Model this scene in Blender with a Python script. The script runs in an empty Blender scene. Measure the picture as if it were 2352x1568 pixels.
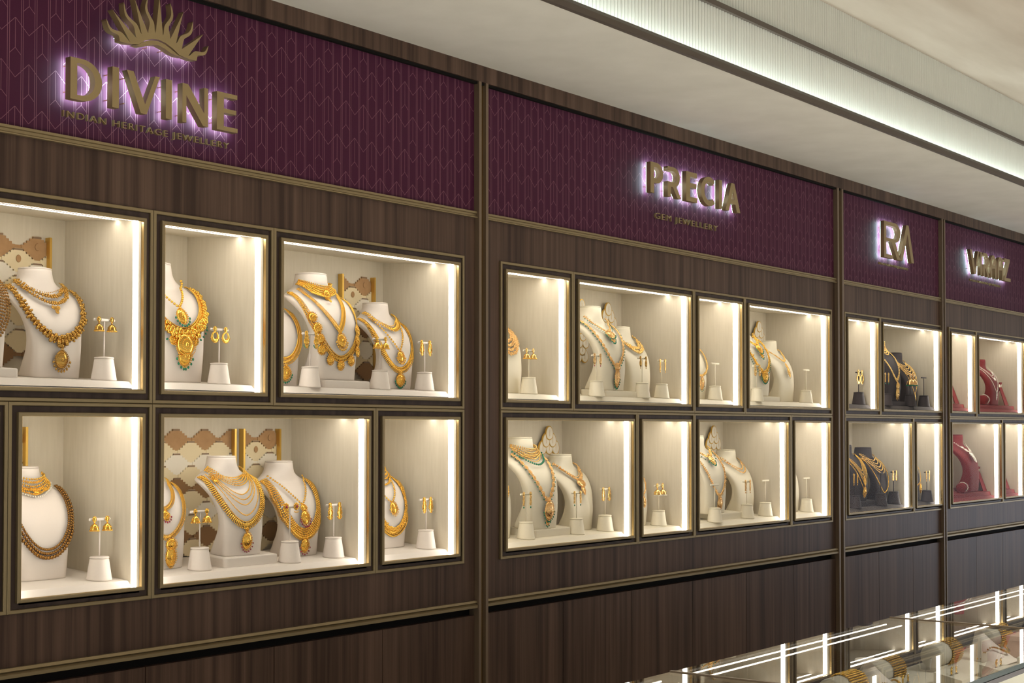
import bpy, bmesh, math, random
from mathutils import Vector, Matrix
random.seed(7)
SC = bpy.context.scene
COL = SC.collection
PI = math.pi

# ------------------------------------------------------------ camera, world, light, exposure
cam_d = bpy.data.cameras.new('camera')
cam = bpy.data.objects.new('camera', cam_d)
COL.objects.link(cam)
cam_d.sensor_width = 36.0
cam_d.lens = 3400.0 * 36.0 / 2352.0
cam_d.shift_y = 0.04972
cam_d.clip_start = 0.05
cam.location = (0.0, -3.00622, 1.5)
cam.rotation_euler = (math.radians(91.45), 0.0, math.radians(-(90 - 37.60855)))
SC.camera = cam

W = bpy.data.worlds.new('world')
SC.world = W
W.use_nodes = True
bgn = W.node_tree.nodes['Background']
bgn.inputs[0].default_value = (1.0, 0.96, 0.90, 1)
bgn.inputs[1].default_value = 0.62

SC.view_settings.view_transform = 'Standard'
SC.view_settings.look = 'None'
SC.view_settings.gamma = 1.0
SC.view_settings.use_curve_mapping = False
SC.view_settings.exposure = 0.0
SC.cycles.use_denoising = True
SC.cycles.max_bounces = 7
SC.cycles.diffuse_bounces = 4
SC.cycles.glossy_bounces = 4
SC.cycles.transparent_max_bounces = 16
SC.cycles.caustics_reflective = False
SC.cycles.caustics_refractive = False
SC.cycles.sample_clamp_indirect = 4.0

def area(name, loc, rot, sx, sy, power, col):
    d = bpy.data.lights.new(name, 'AREA')
    d.shape = 'RECTANGLE'; d.size = sx; d.size_y = sy; d.energy = power; d.color = col
    o = bpy.data.objects.new(name, d); COL.objects.link(o)
    o.location = loc; o.rotation_euler = rot
    return o
# unseen fill lights added over the aisle to bounce off the floor, and the cool daylight of the shop front at the far end
for i in range(3):
    area('aisle_fill_light', (1.2 + 3.2 * i, -3.2, 3.09), (0, 0, 0), 1.6, 0.6, 88.0, (1.0, 0.965, 0.90)).data.spread = math.radians(95)
area('shopfront_daylight', (13.5, -2.6, 0.9), (math.radians(118), 0, math.radians(90 - 6)), 3.0, 1.4, 26.0, (0.70, 0.80, 1.0))

# ------------------------------------------------------------ materials
MATS = {}
def principled(name, col, rough=0.5, metal=0.0, **kw):
    m = bpy.data.materials.new(name); m.use_nodes = True
    b = m.node_tree.nodes['Principled BSDF']
    b.inputs['Base Color'].default_value = (*col, 1)
    b.inputs['Roughness'].default_value = rough
    b.inputs['Metallic'].default_value = metal
    for k, v in kw.items():
        b.inputs[k].default_value = v
    MATS[name] = m
    return m

def noise_tint(m, a, b, scale, stretch=(1, 1, 1), bump=0.0, detail=4.0, ramp=(0.3, 0.7)):
    nt = m.node_tree; n = nt.nodes; l = nt.links
    bs = n['Principled BSDF']
    g = n.new('ShaderNodeNewGeometry')
    mp = n.new('ShaderNodeMapping'); mp.inputs['Scale'].default_value = stretch
    nz = n.new('ShaderNodeTexNoise'); nz.inputs['Scale'].default_value = scale; nz.inputs['Detail'].default_value = detail
    cr = n.new('ShaderNodeValToRGB')
    cr.color_ramp.elements[0].position = ramp[0]; cr.color_ramp.elements[0].color = (*a, 1)
    cr.color_ramp.elements[1].position = ramp[1]; cr.color_ramp.elements[1].color = (*b, 1)
    l.new(g.outputs['Position'], mp.inputs['Vector']); l.new(mp.outputs[0], nz.inputs['Vector'])
    l.new(nz.outputs['Fac'], cr.inputs['Fac']); l.new(cr.outputs[0], bs.inputs['Base Color'])
    if bump:
        bp = n.new('ShaderNodeBump'); bp.inputs['Strength'].default_value = bump; bp.inputs['Distance'].default_value = 0.002
        l.new(nz.outputs['Fac'], bp.inputs['Height']); l.new(bp.outputs[0], bs.inputs['Normal'])
    return m

def wood(name, dark, light, rough=0.42):
    m = principled(name, light, rough, **{'Specular IOR Level': 0.16})
    nt = m.node_tree; n = nt.nodes; l = nt.links; bs = n['Principled BSDF']
    g = n.new('ShaderNodeNewGeometry')
    outs = []
    for sc, st, det in ((1.0, (38, 38, 0.9), 5), (1.0, (7, 7, 0.35), 3), (1.0, (170, 170, 2.5), 2)):
        mp = n.new('ShaderNodeMapping'); mp.inputs['Scale'].default_value = st
        nz = n.new('ShaderNodeTexNoise'); nz.inputs['Scale'].default_value = sc; nz.inputs['Detail'].default_value = det
        nz.inputs['Distortion'].default_value = 0.35
        l.new(g.outputs['Position'], mp.inputs['Vector']); l.new(mp.outputs[0], nz.inputs['Vector'])
        outs.append(nz.outputs['Fac'])
    a = n.new('ShaderNodeMath'); a.operation = 'MULTIPLY_ADD'; a.inputs[1].default_value = 0.55
    l.new(outs[0], a.inputs[0])
    b = n.new('ShaderNodeMath'); b.operation = 'MULTIPLY'; b.inputs[1].default_value = 0.30
    l.new(outs[1], b.inputs[0]); l.new(b.outputs[0], a.inputs[2])
    c = n.new('ShaderNodeMath'); c.operation = 'MULTIPLY_ADD'; c.inputs[1].default_value = 0.15
    l.new(outs[2], c.inputs[0]); l.new(a.outputs[0], c.inputs[2])
    cr = n.new('ShaderNodeValToRGB')
    e = cr.color_ramp.elements
    e[0].position = 0.40; e[0].color = (*dark, 1)
    e[1].position = 0.62; e[1].color = (*light, 1)
    l.new(c.outputs[0], cr.inputs['Fac']); l.new(cr.outputs[0], bs.inputs['Base Color'])
    return m

M_WOOD = wood('walnut_veneer', (0.0530, 0.0315, 0.0230), (0.140, 0.0880, 0.0640))
M_WOODDK = wood('walnut_dark', (0.046, 0.031, 0.026), (0.084, 0.058, 0.048))
M_BLACK = principled('black_recess', (0.010, 0.009, 0.008), 0.8, **{'Specular IOR Level': 0.1})
M_BRONZE = principled('bronze_metal', (0.31, 0.240, 0.130), 0.42, 0.6)
M_BRASS = principled('polished_brass', (0.78, 0.58, 0.28), 0.25, 1.0)
M_PILBR = principled('bronze_brown', (0.20, 0.145, 0.095), 0.45, 0.3)
M_LETTER = principled('letter_bronze', (0.38, 0.285, 0.14), 0.45, 0.5)
M_SOFFIT = noise_tint(principled('soffit_plaster', (0.7, 0.66, 0.58), 0.9), (0.74, 0.73, 0.67), (0.81, 0.80, 0.74), 6.0, (1, 1, 1), 0.1)
M_CEIL = noise_tint(principled('ceiling_plaster', (0.6, 0.52, 0.42), 0.9), (0.45, 0.385, 0.31), (0.60, 0.54, 0.46), 2.2, (0.5, 2.5, 1), 0.1, 6.0)
M_FLUTE = principled('fluted_plaster', (0.62, 0.635, 0.585), 0.7)
M_LIP = principled('dark_lip', (0.075, 0.058, 0.045), 0.5)
M_FLOOR = noise_tint(principled('floor_marble', (0.5, 0.46, 0.4), 0.2), (0.68, 0.65, 0.59), (0.80, 0.77, 0.71), 1.5)
M_LINING = noise_tint(principled('beige_fabric', (0.68, 0.61, 0.50), 0.9), (0.66, 0.595, 0.475), (0.71, 0.645, 0.525), 40.0, (3, 3, 0.25), 0.05)
M_LININGW = principled('white_trim', (0.82, 0.80, 0.74), 0.6)
M_SHELFW = principled('white_leatherette', (0.80, 0.74, 0.68), 0.6)
M_SHELFC = principled('cream_leatherette', (0.80, 0.74, 0.60), 0.6)
M_SHELFG = principled('grey_suede', (0.075, 0.062, 0.062), 0.85)
M_SHELFR = principled('red_suede', (0.19, 0.010, 0.012), 0.85)
M_BUSTW = principled('bust_ivory', (0.82, 0.745, 0.68), 0.55)
M_BUSTC = principled('bust_cream', (0.80, 0.735, 0.58), 0.55)
M_BUSTG = principled('bust_grey', (0.036, 0.027, 0.031), 0.75)
M_BUSTR = principled('bust_red', (0.19, 0.010, 0.013), 0.8)
M_GOLD = principled('yellow_gold', (0.86, 0.52, 0.095), 0.17, 1.0)
M_GOLDA = principled('antique_gold', (0.52, 0.31, 0.075), 0.2, 1.0)
M_GOLDD = principled('dark_antique_gold', (0.30, 0.155, 0.04), 0.2, 1.0)
M_GOLDP = principled('pale_gold', (0.86, 0.58, 0.21), 0.22, 1.0)
M_ROSE = principled('rose_gold', (0.82, 0.53, 0.23), 0.2, 1.0)
M_EMER = principled('emerald', (0.01, 0.20, 0.10), 0.12)
M_RUBY = principled('ruby', (0.33, 0.02, 0.05), 0.12)
M_PEARL = principled('pearl', (0.85, 0.78, 0.66), 0.2)
M_DIAM = principled('diamond_white', (0.90, 0.86, 0.76), 0.12, 0.8)
M_PANBR = noise_tint(principled('panel_tan', (0.42, 0.24, 0.11), 0.8), (0.40, 0.225, 0.10), (0.46, 0.27, 0.125), 60)
M_PANDK = principled('panel_brown', (0.28, 0.15, 0.055), 0.8)
M_PANCR = principled('panel_cream', (0.80, 0.68, 0.44), 0.8)
M_PANWH = principled('panel_white', (0.84, 0.78, 0.66), 0.8)
M_PANGD = principled('panel_gold', (0.72, 0.46, 0.10), 0.35, 0.8)
M_TOOTH = principled('panel_tooth', (0.26, 0.17, 0.10), 0.7)
M_STEEL = principled('grey_steel', (0.10, 0.09, 0.09), 0.35, 0.8)
M_GEDGE = principled('glass_edge_green', (0.006, 0.028, 0.028), 0.15, **{'Specular IOR Level': 0.3})
M_PALEF = principled('counter_fabric', (0.60, 0.56, 0.47), 0.7)
M_PLUSH = noise_tint(principled('black_plush', (0.02, 0.018, 0.018), 0.95), (0.012, 0.011, 0.011), (0.04, 0.036, 0.036), 60)

def emission(name, col, s):
    m = bpy.data.materials.new(name); m.use_nodes = True
    nt = m.node_tree; nt.nodes.clear()
    e = nt.nodes.new('ShaderNodeEmission'); e.inputs[0].default_value = (*col, 1); e.inputs[1].default_value = s
    o = nt.nodes.new('ShaderNodeOutputMaterial'); nt.links.new(e.outputs[0], o.inputs[0])
    return m
M_LED = emission('case_led', (1.0, 0.93, 0.82), 12.5)
M_LEDC = emission('counter_led', (1.0, 0.93, 0.82), 3.5)
M_HALO = emission('halo_led', (0.60, 0.98, 1.0), 28.0)
M_COVE = emission('cove_led', (0.90, 1.0, 0.95), 14.0)
M_COVE2 = emission('cove_led_soft', (0.86, 1.0, 0.97), 3.0)
M_LAMP = emission('downlight_lens', (1.0, 0.95, 0.85), 4.0)

def glassmat(name, tint, base, edge, power):
    """thin pane: clear, with a mirror share that grows towards grazing angles"""
    m = bpy.data.materials.new(name); m.use_nodes = True
    nt = m.node_tree; nt.nodes.clear(); n = nt.nodes; l = nt.links
    t = n.new('ShaderNodeBsdfTransparent'); t.inputs[0].default_value = (*tint, 1)
    g = n.new('ShaderNodeBsdfGlossy'); g.inputs['Roughness'].default_value = 0.0
    f = n.new('ShaderNodeLayerWeight'); f.inputs[0].default_value = 0.5
    p = n.new('ShaderNodeMath'); p.operation = 'POWER'; p.inputs[1].default_value = power
    q = n.new('ShaderNodeMath'); q.operation = 'MULTIPLY_ADD'; q.inputs[1].default_value = edge; q.inputs[2].default_value = base
    l.new(f.outputs['Facing'], p.inputs[0]); l.new(p.outputs[0], q.inputs[0])
    mx = n.new('ShaderNodeMixShader'); o = n.new('ShaderNodeOutputMaterial')
    l.new(q.outputs[0], mx.inputs[0]); l.new(t.outputs[0], mx.inputs[1]); l.new(g.outputs[0], mx.inputs[2]); l.new(mx.outputs[0], o.inputs[0])
    return m
M_GLASS = glassmat('case_glass', (0.99, 0.99, 0.985), 0.004, 0.04, 5.0)
M_GTOP = glassmat('counter_glass', (0.95, 0.97, 0.95), 0.06, 0.85, 4.0)
M_GFRONT = glassmat('counter_front_glass', (0.94, 0.97, 0.95), 0.05, 0.6, 5.0)

def sign_material(name, x0, z0):
    """maroon wallpaper with a fine gold-pink chevron line pattern"""
    m = principled(name, (0.08, 0.015, 0.03), 0.65, **{'Specular IOR Level': 0.15})
    nt = m.node_tree; n = nt.nodes; l = nt.links; bs = n['Principled BSDF']
    def val(x):
        return x
    def mth(op, a, b=None, c=None):
        k = n.new('ShaderNodeMath'); k.operation = op
        for i, v in enumerate((a, b, c)):
            if v is None: continue
            if isinstance(v, (int, float)): k.inputs[i].default_value = v
            else: l.new(v, k.inputs[i])
        return k.outputs[0]
    g = n.new('ShaderNodeNewGeometry'); sp = n.new('ShaderNodeSeparateXYZ'); l.new(g.outputs['Position'], sp.inputs[0])
    CW, PV = 0.03675, 0.208
    u = mth('DIVIDE', mth('SUBTRACT', sp.outputs['X'], x0 - 400 * CW), CW)
    cidx = mth('FLOOR', mth('ADD', u, 0.5))
    fu = mth('ABSOLUTE', mth('SUBTRACT', u, cidx))
    odd = mth('MULTIPLY', mth('MODULO', cidx, 2.0), 0.5)
    v = mth('ADD', mth('DIVIDE', mth('SUBTRACT', z0 + 40 * PV, sp.outputs['Z']), PV), odd)
    fv = mth('FRACT', v)
    hw_v, hw_u = 0.0048, 0.019
    lines = []
    def near(a, b, w):
        lines.append(mth('LESS_THAN', mth('ABSOLUTE', mth('SUBTRACT', a, b)), w))
    sl = mth('MULTIPLY', fu, 0.175)
    near(fv, sl, hw_v)
    near(fv, mth('SUBTRACT', 0.675, sl), hw_v)
    a = mth('LESS_THAN', mth('ABSOLUTE', mth('SUBTRACT', fv, mth('ADD', 0.34, sl))), hw_v)
    lines.append(mth('MULTIPLY', a, mth('LESS_THAN', fu, 0.43)))
    b = mth('LESS_THAN', fu, hw_u)
    lines.append(mth('MULTIPLY', b, mth('LESS_THAN', fv, 0.34)))
    near(fu, 0.425, hw_u)
    tot = lines[0]
    for x in lines[1:]:
        tot = mth('MAXIMUM', tot, x)
    mx = n.new('ShaderNodeMix'); mx.data_type = 'RGBA'
    mx.inputs[6].default_value = (0.066, 0.0125, 0.0370, 1)
    mx.inputs[7].default_value = (0.225, 0.095, 0.135, 1)
    l.new(tot, mx.inputs[0]); l.new(mx.outputs[2], bs.inputs['Base Color'])
    return m

# ------------------------------------------------------------ mesh helpers
def ico(sub):
    bm = bmesh.new(); bmesh.ops.create_icosphere(bm, subdivisions=sub, radius=1.0)
    v = [tuple(x.co) for x in bm.verts]; f = [tuple(y.index for y in x.verts) for x in bm.faces]
    bm.free(); return v, f
ICO1, ICO2 = ico(1), ico(2)
def lathe_tpl(prof, seg=16):
    v, f = [], []
    for r, z in prof:
        for k in range(seg):
            a = 2 * PI * k / seg
            v.append((r * math.cos(a), r * math.sin(a), z))
    for i in range(len(prof) - 1):
        for k in range(seg):
            k2 = (k + 1) % seg
            f.append((i * seg + k, i * seg + k2, (i + 1) * seg + k2, (i + 1) * seg + k))
    f.append(tuple(range(seg - 1, -1, -1))); f.append(tuple((len(prof) - 1) * seg + k for k in range(seg)))
    return v, f
def torus_tpl(R, r, a=14, b=6):
    v, f = [], []
    for i in range(a):
        for j in range(b):
            A, B = 2 * PI * i / a, 2 * PI * j / b
            v.append(((R + r * math.cos(B)) * math.cos(A), (R + r * math.cos(B)) * math.sin(A), r * math.sin(B)))
    for i in range(a):
        for j in range(b):
            i2, j2 = (i + 1) % a, (j + 1) % b
            f.append((i * b + j, i2 * b + j, i2 * b + j2, i * b + j2))
    return v, f
TORUS = torus_tpl(1.0, 0.28)

class MB:
    def __init__(self): self.v, self.f, self.m = [], [], []
    def add(self, tpl, mat=None, mi=0):
        o = len(self.v)
        if mat is None: self.v.extend(tpl[0])
        else:
            r0, r1, r2 = mat[0], mat[1], mat[2]
            a, b, c, d = r0; e, f_, g, h = r1; i, j, k, q = r2
            self.v.extend([(a*x+b*y+c*z+d, e*x+f_*y+g*z+h, i*x+j*y+k*z+q) for x, y, z in tpl[0]])
        self.f.extend([tuple(t + o for t in fc) for fc in tpl[1]])
        self.m.extend([mi] * len(tpl[1]))
        return self
    def quad(self, a, b, c, d, mi=0):
        o = len(self.v); self.v.extend([a, b, c, d]); self.f.append((o, o+1, o+2, o+3)); self.m.append(mi)
    def box(self, x0, x1, y0, y1, z0, z1, mi=0, tilt=0.0):
        """tilt raises z along y"""
        o = len(self.v)
        for z in (z0, z1):
            for x, y in ((x0, y0), (x1, y0), (x1, y1), (x0, y1)):
                self.v.append((x, y, z + tilt * (y - y0)))
        for q in ((0, 3, 2, 1), (4, 5, 6, 7), (0, 1, 5, 4), (1, 2, 6, 5), (2, 3, 7, 6), (3, 0, 4, 7)):
            self.f.append(tuple(o + t for t in q)); self.m.append(mi)
        return self
    def ring(self, X0, X1, Z0, Z1, w0, w1, yf, yb, ch=0.0012, mi=0):
        """rectangular frame in the XZ plane between insets w0 and w1, chamfered front edges"""
        prof = [(w0, yb), (w0, yf + ch), (w0 + ch, yf), (w1 - ch, yf), (w1, yf + ch), (w1, yb)]
        o = len(self.v); k = len(prof)
        for (sx, sz) in ((0, 0), (1, 0), (1, 1), (0, 1)):
            for w, y in prof:
                self.v.append((X0 + w if sx == 0 else X1 - w, y, Z0 + w if sz == 0 else Z1 - w))
        for c in range(4):
            d = (c + 1) % 4
            for p in range(k):
                q = (p + 1) % k
                self.f.append((o + c*k + p, o + c*k + q, o + d*k + q, o + d*k + p)); self.m.append(mi)
        return self
    def extrude_x(self, prof, x0, x1, mi=0):
        """closed (y,z) profile extruded along x"""
        o = len(self.v); k = len(prof)
        for x in (x0, x1):
            for y, z in prof: self.v.append((x, y, z))
        for p in range(k):
            q = (p + 1) % k
            self.f.append((o + p, o + q, o + k + q, o + k + p)); self.m.append(mi)
        self.f.append(tuple(o + p for p in range(k - 1, -1, -1))); self.m.append(mi)
        self.f.append(tuple(o + k + p for p in range(k))); self.m.append(mi)
        return self
    def poly_y(self, pts, yf, yb, mi=0):
        """closed (x,z) polygon extruded between y planes"""
        o = len(self.v); k = len(pts)
        for y in (yf, yb):
            for x, z in pts: self.v.append((x, y, z))
        for p in range(k):
            q = (p + 1) % k
            self.f.append((o + p, o + k + p, o + k + q, o + q)); self.m.append(mi)
        self.f.append(tuple(o + p for p in range(k))); self.m.append(mi)
        self.f.append(tuple(o + k + p for p in range(k - 1, -1, -1))); self.m.append(mi)
        return self
    def mesh(self, name, mats, origin=(0, 0, 0), smooth=False, fix=True):
        me = bpy.data.meshes.new(name)
        ox, oy, oz = origin
        me.from_pydata([(x - ox, y - oy, z - oz) for x, y, z in self.v], [], self.f)
        for m in (mats if isinstance(mats, (list, tuple)) else [mats]): me.materials.append(m)
        for p, mi in zip(me.polygons, self.m):
            p.material_index = mi; p.use_smooth = smooth
        if fix:
            bm = bmesh.new(); bm.from_mesh(me)
            bmesh.ops.recalc_face_normals(bm, faces=bm.faces); bm.to_mesh(me); bm.free()
        me.update()
        return me

def link(name, me, parent=None, loc=(0, 0, 0)):
    o = bpy.data.objects.new(name, me); COL.objects.link(o)
    o.location = loc
    if parent is not None: o.parent = parent
    return o
def part(name, mb, mats, parent, smooth=False, label=None, fix=True):
    """mb in world coordinates; parent at its location, unrotated"""
    p = parent; org = Vector((0, 0, 0))
    while p is not None:
        org += p.location; p = p.parent
    o = link(name, mb.mesh(name, mats, tuple(org), smooth, fix), parent)
    if label: o['label'] = label
    return o
def tag(o, label, cat, group=None):
    o['label'] = label; o['category'] = cat
    if group: o['group'] = group
    return o
def thing(name, loc, label, cat, group=None, scale=None, rz=0.0):
    o = bpy.data.objects.new(name, None); COL.objects.link(o); o.location = loc
    o.empty_display_size = 0.05
    if scale: o.scale = (scale,) * 3
    if rz: o.rotation_euler = (0, 0, rz)
    return tag(o, label, cat, group)
def struct(name, mb, mats, smooth=False):
    o = link(name, mb.mesh(name, mats, (0, 0, 0), smooth)); o['kind'] = 'structure'
    return o

# ------------------------------------------------------------ the room
Z_CEIL, Z_HEAD, Z_SIGNT, Z_SIGNB, Z_STRIP = 2.680, 2.627, 2.640, 2.2045, 2.184
Z_CT, Z_OT, Z_OB, Z_DIV, Z_LT, Z_LB, Z_CB = 2.057, 2.027, 1.603, 1.566, 1.533, 1.105, 1.075
Z_LEDGE, Z_LEDGB, Z_DOORT = 0.949, 0.930, 0.905
XL, XR = 0.9, 10.6
# bays: wall range, case field, case edges
BAYS = [
    (XL, 3.706, 1.166, 3.6453),
    (3.752, 6.360, 3.8323, 6.3180),
    (6.423, 7.640, 6.4535, 7.6720),
    (7.682, 9.050, 7.7550, 8.9850),
]
PILS = [(3.7055, 3.7535), (6.360, 6.4234), (7.640, 7.684), (9.05, 9.09)]

mb = MB()
xs = [XL, 3.73, 6.39, 7.66, XR]
for i, (a, b, f0, f1) in enumerate(BAYS):
    A, B_ = xs[i], xs[i + 1]
    mb.box(A, B_, 0, 0.02, Z_CT, Z_STRIP)
    mb.box(A, B_, 0, 0.02, Z_LEDGE, Z_CB)
    mb.box(A, f0, 0, 0.02, Z_CB, Z_CT)
    mb.box(f1, B_, 0, 0.02, Z_CB, Z_CT)
struct('wall_back', mb, M_WOOD)
struct('wall_light_block', MB().box(XL, XR, 0.36, 0.38, 0.0, 2.7), M_BLACK)  # unseen dark backing added behind the cases to block light
struct('trim_1', MB().box(XL, XR, -0.018, 0.05, Z_HEAD, Z_CEIL + 0.02), M_WOOD)
struct('trim_40', MB().box(XL, XR, -0.011, 0.0025, Z_HEAD - 0.0075, Z_HEAD - 0.0002), M_BLACK)  # black strip standing in for the shadow under the header
# ledge mouldings, sign rails and recesses of every bay
tn = 2
for i, (a, b, f0, f1) in enumerate(BAYS):
    B2 = b if i < 3 else XR
    prof = [(0.0, Z_SIGNB), (-0.010, Z_SIGNB), (-0.010, Z_SIGNB - 0.006), (-0.006, Z_SIGNB - 0.008), (-0.006, Z_STRIP + 0.006), (-0.012, Z_STRIP + 0.003), (-0.012, Z_STRIP), (0.0, Z_STRIP)]
    struct('trim_%d' % tn, MB().extrude_x(prof, a, B2), M_BRONZE); tn += 1
    prof = [(0.0, Z_LEDGE + 0.004), (-0.010, Z_LEDGE + 0.004), (-0.012, Z_LEDGE - 0.003), (-0.006, Z_LEDGE - 0.006), (-0.014, Z_LEDGB + 0.008), (-0.014, Z_LEDGB), (0.0, Z_LEDGB)]
    struct('trim_%d' % tn, MB().extrude_x(prof, a, B2), M_BRONZE); tn += 1
    struct('trim_%d' % tn, MB().box(a, B2, 0.022, 0.03, Z_DOORT - 0.05, Z_LEDGE), M_BLACK); tn += 1
for (a, b) in PILS:
    w = b - a
    mb = MB()
    mb.box(a, a + 0.26 * w, -0.018, 0.03, 0, Z_HEAD)
    mb.box(b - 0.26 * w, b, -0.018, 0.03, 0, Z_HEAD)
    o = struct('trim_%d' % tn, mb, M_PILBR); tn += 1
    o = struct('trim_%d' % tn, MB().box(a + 0.26 * w, b - 0.26 * w, -0.004, 0.02, 0, Z_HEAD), M_BRASS); tn += 1

# ceiling: low soffit over the cases, dark lips, two fluted cove faces, plaster ceiling
struct('ceiling_soffit', MB().box(XL - 2, 16, -0.62, 0.4, Z_CEIL, Z_CEIL + 0.018), M_SOFFIT)
struct('trim_%d' % tn, MB().extrude_x([(-0.632, Z_CEIL - 0.006), (-0.615, Z_CEIL - 0.006), (-0.615, Z_CEIL + 0.03), (-0.632, Z_CEIL + 0.012)], XL - 2, 16), M_LIP); tn += 1
def flutes(x0, x1, y, z0, z1, pitch, r):
    mb = MB(); n = int((x1 - x0) / pitch); seg = 5; v0 = len(mb.v)
    cols = []
    for i in range(n):
        for k in range(seg):
            a = PI * k / seg
            cols.append((x0 + pitch * i + pitch / 2 - pitch / 2 * math.cos(a), y - r * math.sin(a)))
    for x, yy in cols:
        mb.v.append((x, yy, z0)); mb.v.append((x, yy, z1))
    for i in range(len(cols) - 1):
        mb.f.append((2*i, 2*i+2, 2*i+3, 2*i+1)); mb.m.append(0)
    return mb
Z_F1, Z_F2 = 2.905, 3.112
struct('wall_cove_lower', flutes(1.2, 15.5, -0.560, Z_CEIL + 0.01, Z_F1 + 0.02, 0.019, 0.008), M_FLUTE)
struct('wall_cove_upper', flutes(2.0, 15.5, -0.548, Z_F1, Z_F2 + 0.02, 0.019, 0.008), M_FLUTE)
struct('trim_%d' % tn, MB().box(XL - 2, 16, -0.580, -0.555, Z_F1 - 0.006, Z_F1 + 0.012), M_LIP); tn += 1
struct('ceiling', MB().box(XL - 4, 16, -7.0, -0.53, Z_F2, Z_F2 + 0.05), M_CEIL)
struct('floor', MB().box(-6, 18, -7.0, 0.4, -0.05, 0.0), M_FLOOR)
o = link('cove_light_strip', MB().box(0, 15.5, -0.606, -0.585, Z_CEIL + 0.0185, Z_CEIL + 0.0225).mesh('cove_light_strip', M_COVE)); tag(o, 'glowing white light strip hidden behind the lower dark cove lip', 'light strip')
o = link('cove_light_strip', MB().box(0, 15.5, -0.5605, -0.5570, Z_F1 + 0.0122, Z_F1 + 0.0135).mesh('cove_light_strip', M_COVE2)); tag(o, 'faint light strip above the upper thin dark cove lip', 'light strip')
t = thing('ceiling_downlight', (5.02, -0.98, Z_F2), 'small round white downlight in the tan plaster ceiling', 'light')
part('trim_ring', MB().add(lathe_tpl([(0.045, -0.004), (0.062, -0.006), (0.064, 0.0), (0.045, 0.0)], 24), Matrix.Translation((5.02, -0.98, Z_F2 - 0.001))), M_LININGW, t, True)
part('lens', MB().add(lathe_tpl([(0.0445, -0.004), (0.0445, -0.001)], 24), Matrix.Translation((5.02, -0.98, Z_F2))), M_LAMP, t)

# sign panels
SIGN_LBL = ['maroon chevron-patterned sign panel behind the sun-emblem lettering', 'maroon chevron-patterned sign panel behind the gem jewellery lettering',
            'purple patterned sign panel behind the short three-letter lettering', 'purple patterned sign panel behind the farthest lettering']
PH = [(2.0095, 2.4619), (3.8495, 2.5717), (6.50, 2.55), (7.76, 2.50)]
for i, (a, b, f0, f1) in enumerate(BAYS):
    o = link('sign_panel', MB().box(a, b if i < 3 else XR, 0.003, 0.02, Z_SIGNB, Z_SIGNT).mesh('sign_panel', sign_material('maroon_wallpaper_%d' % i, *PH[i])))
    tag(o, SIGN_LBL[i], 'sign panel', 'patterned sign panels')

# base cabinets
BC = [[1.5190, 1.9570, 2.3950, 2.8330, 3.2710, 3.706], [3.7535, 4.193, 4.631, 5.069, 5.508, 5.937, 6.360], [6.4234, 6.842, 7.262, 7.640], [7.684, 8.161, 8.582, 9.03]]
BAYN = ['first', 'second', 'third', 'fourth']
ORD = ['first', 'second', 'third', 'fourth', 'fifth', 'sixth']
for i, e in enumerate(BC):
    for k in range(len(e) - 1):
        t = thing('base_cabinet', ((e[k] + e[k+1]) / 2, 0, 0), '%s dark walnut base cabinet from the left below the %s bay' % (ORD[k], BAYN[i]), 'cabinet', 'walnut base cabinets under the ledge')
        part('door', MB().box(e[k] + 0.0015, e[k+1] - 0.0015, 0.0, 0.02, 0.08, Z_DOORT), M_WOOD, t)
        part('plinth', MB().box(e[k] + 0.001, e[k+1] - 0.001, 0.03, 0.05, 0.0, 0.08), M_BLACK, t)
        part('carcass', MB().box(e[k] + 0.002, e[k+1] - 0.002, 0.021, 0.34, 0.085, Z_DOORT - 0.055), M_BLACK, t)

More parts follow.
